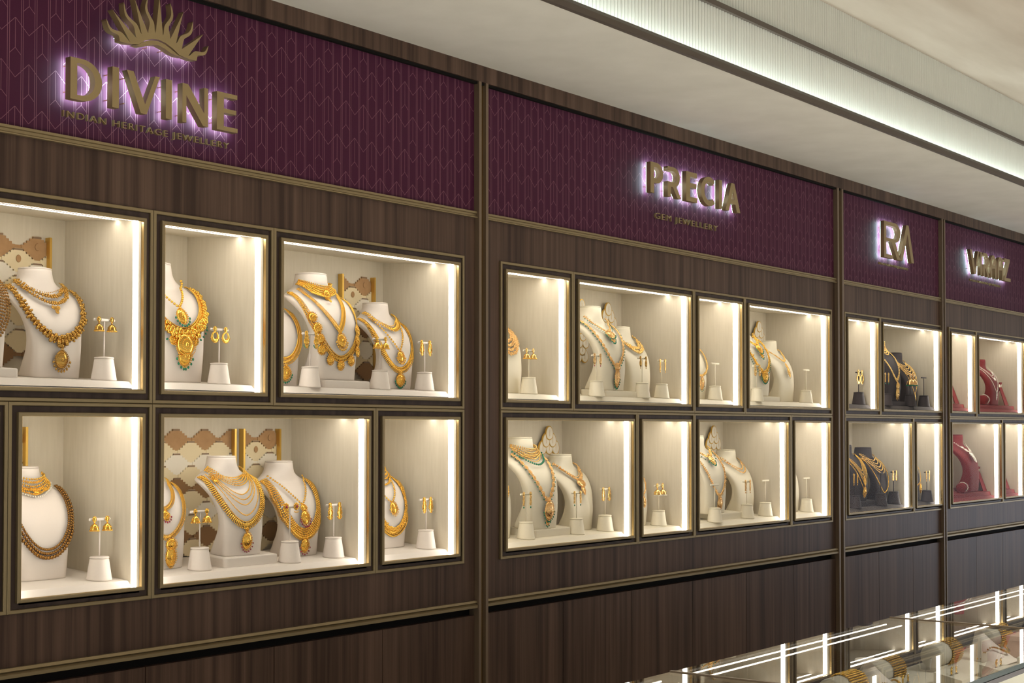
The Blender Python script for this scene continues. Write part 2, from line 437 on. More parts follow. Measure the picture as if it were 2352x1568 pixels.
# ------------------------------------------------------------ display cases
CASES = {}
def case(key, row, X0, X1, phrase, pal):
    lin, shm = pal
    Z0, Z1 = (Z_DIV, Z_CT) if row == 'U' else (Z_CB, Z_DIV)
    g = 0.0006
    X0 += g; X1 -= g; Z0 += g; Z1 -= g
    t = thing('display_case', ((X0 + X1) / 2, 0, Z0), 'lit bronze-framed display case, the %s, bays counted from the left' % phrase, 'display case', 'lit wall display cases')
    part('outer_frame', MB().ring(X0, X1, Z0, Z1, 0.0, 0.009, -0.008, 0.012), M_BRONZE, t)
    d = part('door', MB().ring(X0, X1, Z0, Z1, 0.0092, 0.0245, -0.002, 0.012, 0.0004), M_WOODDK, t)
    part('door_frame', MB().ring(X0, X1, Z0, Z1, 0.0238, 0.0328, -0.0125, -0.002, 0.0015), M_BRONZE, d)
    iw = 0.0333
    a, b = X0 + iw, X1 - iw
    zb, zt = (Z_OB, Z_OT) if row == 'U' else (Z_LB, Z_LT)
    zb -= 0.001
    # polished inner return of the door frame
    part('reveal', MB().ring(X0, X1, Z0, Z1, 0.0329, 0.0335, -0.0115, -0.002, 0.0001), M_BRASS, d)
    part('glass_pane', MB().box(a, b, -0.0035, -0.0015, zb, zt + 0.003), M_GLASS, d)
    TL = 0.075; yb = 0.315
    zc = zt + 0.002
    mbk = MB().box(a - 0.003, b + 0.003, yb, yb + 0.008, zb - 0.002, zc + 0.027)
    part('back_panel', mbk, lin, t)
    for s, x in ((0, a), (1, b)):
        p = MB().box(x - 0.006 if s == 0 else x, x if s == 0 else x + 0.006, 0.0, yb + 0.004, zb - 0.002, zc + 0.024)
        part('side_panel', p, lin, t)
    part('top_panel', MB().box(a, b, 0.0, yb, zc, zc + 0.002, 0, TL), lin, t)
    z1 = (1.622 if row == 'U' else 1.121)
    z0 = z1 - 0.0175
    part('shelf', MB().extrude_x([(0.024, z0), (0.0415, z1), (yb, z1 + 0.07 * (yb - 0.0415)), (yb, z0)], a + 0.0005, b - 0.0005), shm, t)
    if shm is M_SHELFR:
        part('shelf_step', MB().extrude_x([(0.052, z1 + .0015), (0.056, z1 + .0215), (yb, z1 + .022 + 0.07 * (yb - 0.056)), (yb, z1 + .002 + 0.07 * (yb - 0.052))], a + 0.004, b - 0.004), shm, t)
    part('sill', MB().box(a, b, -0.002, 0.03, zb - 0.01, zb), M_LININGW, t)
    for y0, y1, dz in ((0.016, 0.032, 0.0030), (0.086, 0.099, 0.0010)):
        part('led_strip', MB().box(a + 0.004, b - 0.004, y0, y1, zc + TL * y0 - dz, zc + TL * y0 - 0.0003, 0, TL), M_LED, t)
    for s, x in ((0, a), (1, b)):
        part('led_strip', MB().box(x + 0.0003 if s == 0 else x - 0.0010, x + 0.0010 if s == 0 else x - 0.0003, 0.010, 0.030, zb + 0.001, zc - 0.002), M_LED, t)
    CASES[key] = phrase
u1, u2, u3, u4 = 0.4130, 0.41428, 0.40617, 0.4100
s1, s2, s3, s4 = 1.5803, 3.8323, 6.4535, 7.7550
PW, PC, PG, PR = (M_LINING, M_SHELFW), (M_LINING, M_SHELFC), (M_LINING, M_SHELFG), (M_LINING, M_SHELFR)
case('A', 'U', s1, s1 + 2*u1, 'first bay\'s first upper case', PW)
case('B', 'U', s1 + 2*u1, s1 + 3*u1, 'first bay\'s second upper case', PW)
case('C', 'U', s1 + 3*u1, s1 + 5*u1, 'first bay\'s third upper case', PW)
case('D', 'L', s1 - u1, s1 + u1, 'first bay\'s cut-off lower case', PW)
case('E', 'L', s1 + u1, s1 + 2*u1, 'first bay\'s narrow lower case', PW)
case('F', 'L', s1 + 2*u1, s1 + 4*u1, 'first bay\'s wide lower case', PW)
case('G', 'L', s1 + 4*u1, s1 + 5*u1, 'first bay\'s last lower case', PW)
case('H', 'U', s2, s2 + u2, 'second bay\'s first upper case', PC)
case('I', 'U', s2 + u2, s2 + 3*u2, 'second bay\'s second upper case', PC)
case('J', 'U', s2 + 3*u2, s2 + 4*u2, 'second bay\'s third upper case', PC)
case('K', 'U', s2 + 4*u2, s2 + 6*u2, 'second bay\'s fourth upper case', PC)
case('L', 'L', s2, s2 + 2*u2, 'second bay\'s first lower case', PC)
case('M', 'L', s2 + 2*u2, s2 + 3*u2, 'second bay\'s second lower case', PC)
case('N', 'L', s2 + 3*u2, s2 + 5*u2, 'second bay\'s third lower case', PC)
case('O', 'L', s2 + 5*u2, s2 + 6*u2, 'second bay\'s fourth lower case', PC)
case('P', 'U', s3, s3 + u3, 'third bay\'s first upper case', PG)
case('Q', 'U', s3 + u3, s3 + 3*u3, 'third bay\'s second upper case', PG)
case('R', 'L', s3, s3 + 2*u3, 'third bay\'s first lower case', PG)
case('S', 'L', s3 + 2*u3, s3 + 3*u3, 'third bay\'s second lower case', PG)
case('T', 'U', s4, s4 + u4, 'fourth bay\'s first upper case', PR)
case('U', 'U', s4 + u4, s4 + 3*u4, 'fourth bay\'s second upper case', PR)
case('V', 'L', s4, s4 + 2*u4, 'fourth bay\'s first lower case', PR)
case('W', 'L', s4 + 2*u4, s4 + 3*u4, 'fourth bay\'s second lower case', PR)
STEP_KEYS = 'TUVW'
def shelf_z(row, y, key='A'): return (1.622 if row == 'U' else 1.121) + 0.07 * (y - 0.0415) + (0.0215 if key in STEP_KEYS else 0.0)

# ------------------------------------------------------------ necklace busts
# profile rows: height share, half width, front y, back y, roundness (in metres for a 0.28 m bust, y=0 at the foot's front)
BP = [(0.00, .071, .000, .080, 5.0), (0.02, .0712, .000, .080, 5.0), (0.12, .0712, -.002, .066, 5.0), (0.26, .0715, -.004, .046, 4.6),
      (0.38, .074, -.001, .040, 4.2), (0.50, .081, .006, .046, 3.8), (0.60, .090, .019, .061, 3.4), (0.68, .099, .035, .083, 3.1),
      (0.735, .1045, .050, .104, 2.9), (0.765, .102, .060, .120, 2.7), (0.79, .090, .064, .130, 2.5), (0.815, .076, .064, .138, 2.3),
      (0.84, .064, .063, .143, 2.15), (0.87, .0530, .062, .145, 2.05), (0.91, .0455, .060, .146, 2.0), (0.96, .0415, .060, .145, 2.0), (0.985, .0405, .061, .144, 2.0)]
BH = 0.28
SLOPE = 0.07
def brow(t):
    t = max(0.0, min(t, BP[-1][0]))
    for i in range(len(BP) - 1):
        if t <= BP[i+1][0]:
            a, b = BP[i], BP[i+1]
            u = (t - a[0]) / (b[0] - a[0])
            p0 = BP[max(i-1, 0)]; p3 = BP[min(i+2, len(BP)-1)]
            out = []
            for k in range(1, 5):
                m1 = (b[k] - p0[k]) / max(b[0] - p0[0], 1e-6) * (b[0] - a[0])
                m2 = (p3[k] - a[k]) / max(p3[0] - a[0], 1e-6) * (b[0] - a[0])
                h = (2*u**3-3*u*u+1)*a[k] + (u**3-2*u*u+u)*m1 + (-2*u**3+3*u*u)*b[k] + (u**3-u*u)*m2
                out.append(h)
            return out
    return list(BP[-1][1:])
def front_y(x, z):
    w, yf, yb, n = brow(z / BH)
    r = min(abs(x) / w, 0.9999)
    return (yf + yb) / 2 - (yb - yf) / 2 * (1 - r ** n) ** (1 / n)
def surf(x, z):
    w = brow(z / BH)[0]
    x = max(-w * 0.985, min(w * 0.985, x))
    y = front_y(x, z); e = 0.0015
    dx = (front_y(min(x + e, w*.99), z) - front_y(max(x - e, -w*.99), z)) / (2 * e)
    dz = (front_y(x, z + e) - front_y(x, z - e)) / (2 * e)
    n = Vector((dx, -1.0, dz)); n.normalize()
    return Vector((x, y, z)), n
def bust_mesh(name, m):
    mb = MB(); SEG = 40; rows = [0.0] + [0.012 + 0.973 * i / 44 for i in range(45)]
    for t in rows:
        w, yf, yb, n = brow(t); s = 0.985 if t == 0 else 1.0
        for k in range(SEG):
            a = 2 * PI * k / SEG; c, d = math.cos(a), math.sin(a)
            mb.v.append((s * w * math.copysign(abs(c) ** (2 / n), c), (yf + yb) / 2 + s * (yb - yf) / 2 * math.copysign(abs(d) ** (2 / n), d), t * BH))
            if t < .12:   # the foot is cut to the slope of the shelf
                vx, vy, vz = mb.v[-1]; mb.v[-1] = (vx, vy, vz + SLOPE * vy * (1 - t / .12))
    for i in range(len(rows) - 1):
        for k in range(SEG):
            k2 = (k + 1) % SEG
            mb.f.append((i*SEG+k, i*SEG+k2, (i+1)*SEG+k2, (i+1)*SEG+k)); mb.m.append(0)
    mb.f.append(tuple(range(SEG - 1, -1, -1))); mb.m.append(0)
    L = (len(rows) - 1) * SEG
    mb.f.append(tuple(L + k for k in range(SEG))); mb.m.append(0)
    return mb.mesh(name, m, smooth=True)
def cap_mesh(name, m):
    mb = MB(); mb.add(lathe_tpl([(0.0385, 0), (0.0408, 0.0006), (0.0412, 0.002), (0.0405, 0.0036), (0.038, 0.0043), (0.02, 0.0048)], 40),
                      Matrix.Translation((0, 0.1025, 0.985 * BH)))
    return mb.mesh(name, m, smooth=True)
BUSTM = {}
for k, m in (('W', M_BUSTW), ('C', M_BUSTC), ('G', M_BUSTG), ('R', M_BUSTR)):
    BUSTM[k] = (bust_mesh('bust_body', m), cap_mesh('bust_cap', m))
for pair in BUSTM.values():
    for me in pair:
        for p in me.polygons:
            if len(p.vertices) > 8: p.use_smooth = False
POSN = {'riser': 'raised', 'right': 'right-hand', 'half-hidden': 'half-hidden', 'cut-off': 'frame-cropped'}
RISER_H = {'U': .022, 'L': .026}
COLN = {'W': 'ivory', 'C': 'cream', 'G': 'dark grey', 'R': 'red'}
def bust(key, col, X, y, z, H, pos):
    row = 'U' if z > 1.4 else 'L'; top = z + H
    z = shelf_z(row, y, key) + .0003 + ((RISER_H[row] + .0003) if 'riser' == pos else 0.0)
    H = top - z
    t = thing('necklace_bust', (X, y, z), '%s %s necklace bust in the %s' % (POSN[pos], COLN[col], CASES[key]), 'display bust', 'necklace display busts', H / BH)
    link('body', BUSTM[col][0], t); link('top_cap', BUSTM[col][1], t)
    return (X, y, z, H / BH, key, pos)

# ------------------------------------------------------------ jewellery pieces
LIFT = [0.0]; WORN = {}
def frame(P, T, N, s=(1, 1, 1), off=0.0, side=0.0):
    T = T.normalized(); B = N.cross(T).normalized(); N2 = T.cross(B).normalized()
    P = P + N2 * (off + .0007 + LIFT[0]) + B * side
    return ((T.x*s[0], B.x*s[1], N2.x*s[2], P.x), (T.y*s[0], B.y*s[1], N2.y*s[2], P.y), (T.z*s[0], B.z*s[1], N2.z*s[2], P.z))
def path(xe, te, tb, a=1.0, n=220):
    pts = []
    for i in range(n + 1):
        th = PI * i / n; c, s = math.cos(th), math.sin(th)
        x = -xe * math.copysign(abs(c) ** a, c)
        z = BH * (te - (te - tb) * s ** a)
        pts.append((x, z))
    return pts
def sample(pts, step):
    P = [surf(x, z) for x, z in pts]
    out = []; acc = 0.0; nxt = 0.0
    for i in range(len(P) - 1):
        a, b = P[i][0], P[i+1][0]; L = (b - a).length
        if L < 1e-7: continue
        while nxt <= acc + L:
            u = (nxt - acc) / L
            out.append((a.lerp(b, u), (b - a), P[i][1].lerp(P[i+1][1], u).normalized()))
            nxt += step
        acc += L
    return out
def strand(mb, xe, te, tb, a=1.0, kind='ball', r=0.002, grow=0.0, gems=None):
    """one string of beads on the bust; r is the bead size, grow widens it towards the bottom"""
    pts = path(xe, te, tb, a)
    zs = [p[1] for p in pts]; zlo, zhi = min(zs), max(zs)
    step = {'ball': 1.98, 'plate': 2.05, 'leaf': 1.1, 'rope': 1.0, 'rib': 1.15, 'orn': 1.5, 'flat': 1.3}[kind] * r
    i = 0
    for P, T, N in sample(pts, step):
        k = 1.0 + grow * (1 - (P.z - zlo) / max(zhi - zlo, 1e-6)); q = r * k
        i += 1
        if kind == 'ball': mb.add(ICO1, frame(P, T, N, (q, q, q), q))
        elif kind == 'plate':
            mb.add(ICO1, frame(P, T, N, (q, q * 1.15, q * .45), q * .5)); mb.add(ICO1, frame(P, T, N, (q*.4, q*.4, q*.4), q * .8))
        elif kind == 'leaf':
            mb.add(ICO1, frame(P, T, N, (q * .55, q * 1.5, q * .5), q * .55)); mb.add(ICO1, frame(P, T, N, (q*.45, q*.45, q*.45), q * .6, -q * 1.6))
        elif kind == 'rope':
            mb.add(ICO1, frame(P, T + N.cross(T).normalized() * T.length * .8, N, (q * .9, q * .55, q * .6), q * .65))
        elif kind == 'rib':
            mb.add(ICO1, frame(P, T, N, (q * .5, q * 1.9, q * .6), q * .65))
            mb.add(ICO1, frame(P, T, N, (q*.5, q*.5, q*.5), q * .7, q * 2.0)); mb.add(ICO1, frame(P, T, N, (q*.6, q*.6, q*.6), q * .7, -q * 2.1))
        elif kind == 'orn':
            for _ in range(5):
                mb.add(ICO1, frame(P, T, N, (q * random.uniform(.35, .65),) * 3, q * random.uniform(.68, .95), q * random.uniform(-1.2, 1.2)))
            mb.add(ICO1, frame(P, T, N, (q * .9, q * 1.25, q * .45), q * .5))
        elif kind == 'flat':
            mb.add(ICO1, frame(P, T, N, (q * 1.0, q * 1.7, q * .3), q * .5))
    return pts
def band(mb, xe, te, tb, a, rows, dr, r, kind='ball'):
    """several rows side by side, inner to outer"""
    for k in range(rows):
        strand(mb, xe + dr * k * .75, te - dr * k * .35 / BH, tb - dr * k / BH, a, kind, r)
def fringe(mb, pts, step, r, drop, every=None):
    """beads hung below a strand"""
    for P, T, N in sample(pts, step):
        if N.cross(T.normalized()).z < 0.15: continue
        mb.add(ICO1, frame(P, T, N, (r, r * 1.3, r), r * 1.1, -drop))
def ornament(mb, gm, x, z, w, h, style='oval', drops=0, dr=0.0016, gem=None):
    """pendant centred at x,z on the bust surface; drops are gem beads along the lower edge"""
    a, b = w / 2, h / 2; lift = min(a, b) * .26 + LIFT[0]
    P, N = surf(x, z); X = Vector((1, 0, 0)); X = (X - N * X.dot(N)).normalized()
    B = N.cross(X).normalized()
    if B.z < 0: B = -B
    def at(u, v, s, off):
        Q = P + X * u + B * v + N * lift
        return ((X.x*s[0], B.x*s[1], N.x*s[2], Q.x + N.x*off), (X.y*s[0], B.y*s[1], N.y*s[2], Q.y + N.y*off), (X.z*s[0], B.z*s[1], N.z*s[2], Q.z + N.z*off))
    def rad(th):
        c, s = math.cos(th), math.sin(th)
        if style == 'drop': k = 1.0 if s < 0 else 1.0 - 0.45 * s * s
        elif style == 'shield': k = 1.0 - 0.35 * max(0.0, -s) ** 3
        elif style == 'fan': k = 1.0 if s < 0 else 1 - .55 * abs(s)
        else: k = 1.0
        return a * c * k, b * s
    mb.add(ICO2, at(0, 0, (a * .92, b * .95, min(a, b) * .28), 0.001))
    n = max(14, int((w + h) / 0.0028))
    for i in range(n):
        u, v = rad(2 * PI * i / n); mb.add(ICO1, at(u, v, (.0017,) * 3, .0018))
    for q in (0.72, 0.45):
        m = max(8, int(n * q))
        for i in range(m):
            u, v = rad(2 * PI * (i + .5) / m); mb.add(ICO1, at(u * q, v * q, (.0013,) * 3, .0012 + min(a, b) * .28 * math.sqrt(1 - q * q)))
    mb.add(ICO1, at(0, 0, (a * .26, b * .26, .003), .0015 + min(a, b) * .22))
    if style in ('drop', 'shield'):
        mb.add(TORUS, at(0, b + .002, (.0028, .0028, .003), .002))
        mb.add(ICO1, at(0, b - .001, (.003, .003, .002), .0026))
    if gem is not None and style == 'gem':
        gm.add(ICO1, at(0, 0, (a * .5, b * .5, .003), .002 + min(a, b) * .22))
    for i in range(drops):
        th = PI + PI * (i + .5) / drops
        u, v = rad(th); k = 1.0 + .0035 / max(math.hypot(u, v), .004)
        gm.add(ICO1, at(u * k, v * k - .001, (dr, dr * 1.35, dr), .002))

def necklace(bp, desc, chain_fn, gold, cat='necklace', gem_mat=None, pend_mat=None):
    X, y, z, s, key, pos = bp
    t = thing('choker' if cat == 'choker' else 'necklace', (X, y, z), '%s on %s bust, %s' % (desc, pos, CASES[key]), cat, 'gold necklaces on busts', s)
    ch, pd, gm = MB(), MB(), MB()
    LIFT[0] = (.0068, .0034, 0.0)[min(WORN.get(bp, 0), 2)]; WORN[bp] = WORN.get(bp, 0) + 1
    chain_fn(ch, pd, gm)
    if ch.v: link('chain', ch.mesh('chain', gold, smooth=True, fix=False), t)
    if pd.v: link('pendant', pd.mesh('pendant', pend_mat or gold, smooth=True, fix=False), t)
    if gm.v: link('gem_fringe', gm.mesh('gem_fringe', gem_mat or M_EMER, smooth=True, fix=False), t)
    return t
BCOL = {}
for k in 'ABCDEFG': BCOL[k] = 'W'
for k in 'HIJKLMNO': BCOL[k] = 'C'
for k in 'PQRS': BCOL[k] = 'G'
for k in 'TUVW': BCOL[k] = 'R'

def riser(key, row, xr, y, w, pos, h=None):
    h = h or (0.022 if row == 'U' else 0.026)
    z = shelf_z(row, y) + .0003; d = 0.115; h = RISER_H[row]
    pts = []; r = 0.012
    x0, x1, y0, y1 = xr - w, xr, y, y + d
    for cx, cy, a0 in ((x1 - r, y0 + r, -90), (x1 - r, y1 - r, 0), (x0 + r, y1 - r, 90), (x0 + r, y0 + r, 180)):
        for k in range(6):
            a = math.radians(a0 + 18 * k); pts.append((cx + r * math.cos(a), cy + r * math.sin(a)))
    mb = MB(); n = len(pts); levels = [(z, 0), (z + h - .003, 0), (z + h - .0008, .0012), (z + h, .003)]
    cx, cy = (x0 + x1) / 2, (y0 + y1) / 2
    for zz, ins in levels:
        for px, py in pts:
            L = math.hypot(px - cx, py - cy); q = 1 - ins / L
            mb.v.append((cx + (px - cx) * q, cy + (py - cy) * q, zz + SLOPE * ((cy + (py - cy) * q) - y)))
    for i in range(3):
        for k in range(n):
            k2 = (k + 1) % n; mb.f.append((i*n+k, i*n+k2, (i+1)*n+k2, (i+1)*n+k)); mb.m.append(0)
    mb.f.append(tuple(3*n + k for k in range(n))); mb.m.append(0)
    mb.f.append(tuple(range(n - 1, -1, -1))); mb.m.append(0)
    m = {'W': M_SHELFW, 'C': M_SHELFC, 'G': M_BUSTG, 'R': M_SHELFR}[BCOL[key]]
    o = link('riser', mb.mesh('riser', m, (cx, cy, z)), None, (cx, cy, z))
    tag(o, 'low %s rounded riser under a bust in the %s' % (COLN[BCOL[key]], CASES[key]), 'riser', 'bust risers')

riser('A', 'U', 2.067, 0.06, 0.158, ''); riser('C', 'U', 3.284, 0.06, 0.20, ''); riser('F', 'L', 2.925, 0.08, 0.20, '')
riser('I', 'U', 4.767, 0.06, 0.22, ''); riser('K', 'U', 5.936, 0.06, 0.24, ''); riser('L', 'L', 4.365, 0.085, 0.22, '')
riser('N', 'L', 5.622, 0.08, 0.22, ''); riser('Q', 'U', 7.324, 0.055, 0.22, ''); riser('R', 'L', 6.978, 0.07, 0.20, '')

bA1 = bust('A', 'W', 1.978, 0.085, 1.649, 0.270, 'riser')
bA2 = bust('A', 'W', 2.221, 0.125, 1.631, 0.277, 'right')
bB = bust('B', 'W', 2.603, 0.12, 1.630, 0.326, 'half-hidden')
bC0 = bust('C', 'W', 2.972, 0.12, 1.630, 0.278, 'cut-off')
bC1 = bust('C', 'W', 3.169, 0.085, 1.650, 0.322, 'riser')
bC2 = bust('C', 'W', 3.484, 0.13, 1.631, 0.275, 'right')
bE = bust('E', 'W', 2.205, 0.15, 1.131, 0.277, 'half-hidden')
bF0 = bust('F', 'W', 2.571, 0.144, 1.131, 0.278, 'cut-off')
bF1 = bust('F', 'W', 2.816, 0.10, 1.154, 0.273, 'riser')
bF2 = bust('F', 'W', 3.086, 0.15, 1.131, 0.277, 'right')
bG = bust('G', 'W', 3.472, 0.144, 1.131, 0.270, 'half-hidden')
bH = bust('H', 'C', 4.042, 0.115, 1.630, 0.278, 'cut-off')
bI1 = bust('I', 'C', 4.636, 0.08, 1.649, 0.320, 'riser')
bI2 = bust('I', 'C', 4.895, 0.125, 1.631, 0.276, 'right')
bJ = bust('J', 'C', 5.307, 0.11, 1.630, 0.278, 'cut-off')
bK1 = bust('K', 'C', 5.798, 0.08, 1.649, 0.325, 'riser')
bK2 = bust('K', 'C', 6.120, 0.12, 1.630, 0.279, 'right')
bL0 = bust('L', 'C', 3.989, 0.12, 1.129, 0.278, 'cut-off')
bL1 = bust('L', 'C', 4.220, 0.095, 1.154, 0.320, 'riser')
bL2 = bust('L', 'C', 4.516, 0.14, 1.131, 0.278, 'right')
bM = bust('M', 'C', 4.862, 0.12, 1.129, 0.278, 'cut-off')
bN1 = bust('N', 'C', 5.421, 0.09, 1.153, 0.323, 'riser')
bN2 = bust('N', 'C', 5.760, 0.135, 1.130, 0.283, 'right')
bO = bust('O', 'C', 6.147, 0.11, 1.129, 0.278, 'cut-off')
bQ1 = bust('Q', 'G', 7.225, 0.075, 1.649, 0.331, 'riser')
bQ2 = bust('Q', 'G', 7.515, 0.10, 1.629, 0.283, 'right')
bR1 = bust('R', 'G', 6.842, 0.085, 1.149, 0.277, 'riser')
bR2 = bust('R', 'G', 7.118, 0.10, 1.128, 0.283, 'right')
bS = bust('S', 'G', 7.519, 0.09, 1.127, 0.278, 'cut-off')
bU = bust('U', 'R', 8.700, 0.08, 1.627, 0.292, 'right')
bV0 = bust('V', 'R', 7.950, 0.08, 1.127, 0.290, 'cut-off')
bV1 = bust('V', 'R', 8.355, 0.08, 1.128, 0.345, 'right')

# --- first bay
def f(ch, pd, gm):
    for k in range(5): strand(ch, .090 - .0065*k, .80, .19 + .032*k, 1.0, 'plate', .0042)
necklace(bA1, 'thick dark gold beaded rope necklace', f, M_GOLDD)
def f(ch, pd, gm):
    strand(ch, .060, .845, .705, 1.15, 'orn', .0050); strand(ch, .066, .825, .645, 1.15, 'orn', .0044)
    for x, z, w in ((0, .60, .013), (-.007, .612, .009), (.007, .612, .009), (0, .573, .008)): ornament(pd, gm, x, z * BH, w, w)
    fringe(ch, path(.058, .85, .735, 1.15), .0065, .0014, -.0045)
necklace(bA2, 'antique gold double collar with cluster drop', f, M_GOLDA)
def f(ch, pd, gm):
    strand(ch, .090, .790, .335, 1.02, 'orn', .0066, .45)
    ornament(pd, gm, 0, .300 * BH, .026, .022, 'oval'); ornament(pd, gm, 0, .165 * BH, .042, .050, 'drop', 9, .0030)
necklace(bA2, 'long antique gold necklace with large drop pendant', f, M_GOLDA, gem_mat=M_GOLDA)
def f(ch, pd, gm):
    strand(ch, .050, .84, .60, 1.55, 'ball', .0036); ornament(pd, gm, 0, .525 * BH, .034, .042, 'drop', 9, .0026)
    ornament(pd, gm, 0, .505 * BH, .01, .012)
necklace(bB, 'gold bead necklace with round emerald-fringed pendant', f, M_GOLD)
def f(ch, pd, gm):
    p = strand(ch, .086, .80, .415, 1.05, 'rib', .0030, .3); strand(ch, .093, .785, .375, 1.05, 'orn', .0058, .75)
    fringe(gm, path(.100, .74, .315, 1.05), .012, .0026, .007)
    ornament(pd, gm, 0, .30 * BH, .058, .058, 'oval'); ornament(pd, gm, 0, .215 * BH, .040, .052, 'shield', 8, .0028)
    for s in (-1, 1): ornament(pd, gm, s * .030, .34 * BH, .024, .024)
necklace(bB, 'broad ornate gold necklace with emerald bead fringe', f, M_GOLD)
def f(ch, pd, gm):
    strand(ch, .086, .80, .24, 1.0, 'rib', .0034); strand(ch, .078, .80, .28, 1.0, 'flat', .0028); ornament(pd, gm, 0, .130 * BH, .044, .046, 'drop', 11, .0026)
necklace(bC0, 'ribbed gold necklace with emerald-edged pendant', f, M_GOLD)
def f(ch, pd, gm):
    for k in range(7):
        q = k / 6.0
        strand(ch, .0455 + .011 * q, .915 - .055 * q, .880 - .125 * q, 1.25, 'ball' if k in (0, 6) else 'flat', .0022)
    ornament(pd, gm, 0.010, .795 * BH, .026, .030, 'oval'); ornament(pd, gm, 0.006, .715 * BH, .006, .010)
    strand(ch, .0575, .858, .745, 1.3, 'ball', .0024)
necklace(bC1, 'broad gold choker with flower medallion', f, M_GOLD, 'choker')
def f(ch, pd, gm):
    strand(ch, .064, .825, .455, 1.75, 'rib', .0024, .35); ornament(pd, gm, 0, .435 * BH, .010, .012)
    ornament(pd, gm, 0, .355 * BH, .034, .040, 'oval', 11, .0024)
necklace(bC1, 'gold V-shaped chain with oval pendant', f, M_GOLD, gem_mat=M_GOLD)
def f(ch, pd, gm):
    p = strand(ch, .091, .795, .195, 1.05, 'rib', .0030, .15)
    S = sample(p, .0305); n = len(S)
    for i, (P, T, N) in enumerate(S):
        if 3 <= i <= n - 4:
            B = N.cross(T.normalized()); Q = P - B * .016
            w = brow(max(Q.z, .01) / BH)[0]
            ornament(pd, gm, max(-w*.9, min(w*.9, Q.x)), Q.z, .025, .027)
necklace(bC1, 'long ribbed gold necklace hung with coin medallions', f, M_GOLD)
def f(ch, pd, gm):
    strand(ch, .060, .845, .665, 1.2, 'leaf', .0056); strand(ch, .057, .850, .700, 1.2, 'ball', .0018)
necklace(bC2, 'gold leaf collar', f, M_GOLD)
def f(ch, pd, gm):
    strand(ch, .062, .80, .435, 1.7, 'plate', .0044); ornament(pd, gm, 0, .365 * BH, .034, .038, 'oval', 9, .0028)
necklace(bC2, 'gold link chain with round pendant', f, M_GOLD, gem_mat=M_GOLD)
def f(ch, pd, gm):
    strand(ch, .090, .79, .210, 1.0, 'leaf', .0050); strand(ch, .083, .79, .240, 1.0, 'flat', .0026)
    ornament(pd, gm, 0, .190 * BH, .014, .018); ornament(pd, gm, 0, .105 * BH, .042, .042, 'shield', 11, .0026)
necklace(bC2, 'long gold leaf necklace with emerald-edged fan pendant', f, M_GOLD)
def f(ch, pd, gm):
    for k in range(6):
        q = k / 5.0
        strand(ch, .0455 + .013 * q, .93 - .075 * q, .895 - .165 * q, 1.2, 'orn' if k % 2 else 'ball', .0030)
    fringe(gm, path(.061, .84, .715, 1.2), .0062, .0022, .003); ornament(pd, gm, 0.008, .75 * BH, .022, .018)
necklace(bE, 'broad gold choker with pearl drop edge', f, M_GOLD, 'choker', M_PEARL)
def f(ch, pd, gm):
    for xe, tb, r in ((.080, .27, .0030), (.086, .235, .0034), (.092, .20, .0042)): strand(ch, xe, .80, tb, .95, 'ball', r, .35)
necklace(bE, 'long dark gold multi-row bead necklace', f, M_GOLDD)
def f(ch, pd, gm):
    strand(ch, .062, .83, .56, 1.1, 'rib', .0026); ornament(pd, gm, 0, .50 * BH, .026, .030, 'drop', 7, .0024)
necklace(bF0, 'short gold necklace with ruby drop', f, M_GOLD, gem_mat=M_RUBY)
def f(ch, pd, gm):
    strand(ch, .087, .79, .30, 1.15, 'rib', .0030); ornament(pd, gm, .012, .235 * BH, .038, .034, 'oval'); ornament(pd, gm, .012, .12 * BH, .038, .06, 'shield')
necklace(bF0, 'long gold chain with tasselled pendant', f, M_GOLD)
def f(ch, pd, gm):
    band(ch, .054, .875, .755, 1.1, 5, .0052, .0026, 'plate')
necklace(bF1, 'wide granulated gold collar', f, M_GOLD)
def f(ch, pd, gm):
    for tb, xe in ((.60, .062), (.55, .066), (.50, .070), (.40, .077)): strand(ch, xe, .80, tb, 1.2, 'ball', .0021)
    ornament(pd, gm, -.066, .745 * BH, .018, .024)
necklace(bF1, 'four-strand gold ball necklace with side brooch', f, M_GOLD)
def f(ch, pd, gm):
    strand(ch, .091, .785, .300, 1.1, 'leaf', .0056); strand(ch, .084, .790, .335, 1.1, 'ball', .0026)
    ornament(pd, gm, 0, .275 * BH, .016, .022, 'drop'); ornament(pd, gm, 0, .145 * BH, .038, .052, 'oval', 9, .0022)
necklace(bF1, 'long gold leaf necklace with ruby-edged oval pendant', f, M_GOLD, gem_mat=M_RUBY)
def f(ch, pd, gm):
    strand(ch, .066, .815, .53, 1.8, 'plate', .0040); ornament(pd, gm, 0, .495 * BH, .026, .024); ornament(pd, gm, 0, .40 * BH, .036, .046, 'oval', 11, .0024)
necklace(bF2, 'gold link necklace with ruby crescent pendant', f, M_GOLD, gem_mat=M_RUBY)
def f(ch, pd, gm):
    for k, (xe, tb) in enumerate(((.074, .285), (.079, .262), (.084, .239), (.089, .215), (.093, .19))): strand(ch, xe, .80 - .006 * k, tb, 1.0, 'plate' if k < 4 else 'leaf', .0032, .2)
    ornament(pd, gm, 0, .115 * BH, .034, .044, 'oval', 7, .0022)
necklace(bF2, 'wide woven gold band necklace with pendant', f, M_GOLD, gem_mat=M_RUBY)
def f(ch, pd, gm):
    for k in range(4): strand(ch, .046 + .004 * k, .92 - .03 * k, .885 - .06 * k, 1.15, 'orn', .0030)
necklace(bG, 'gold filigree choker', f, M_GOLD, 'choker')
def f(ch, pd, gm):
    strand(ch, .058, .82, .52, 1.5, 'plate', .0042); ornament(pd, gm, 0, .455 * BH, .036, .044, 'oval', 9, .0020)
necklace(bG, 'gold chain with round filigree pendant', f, M_GOLD, gem_mat=M_ROSE)
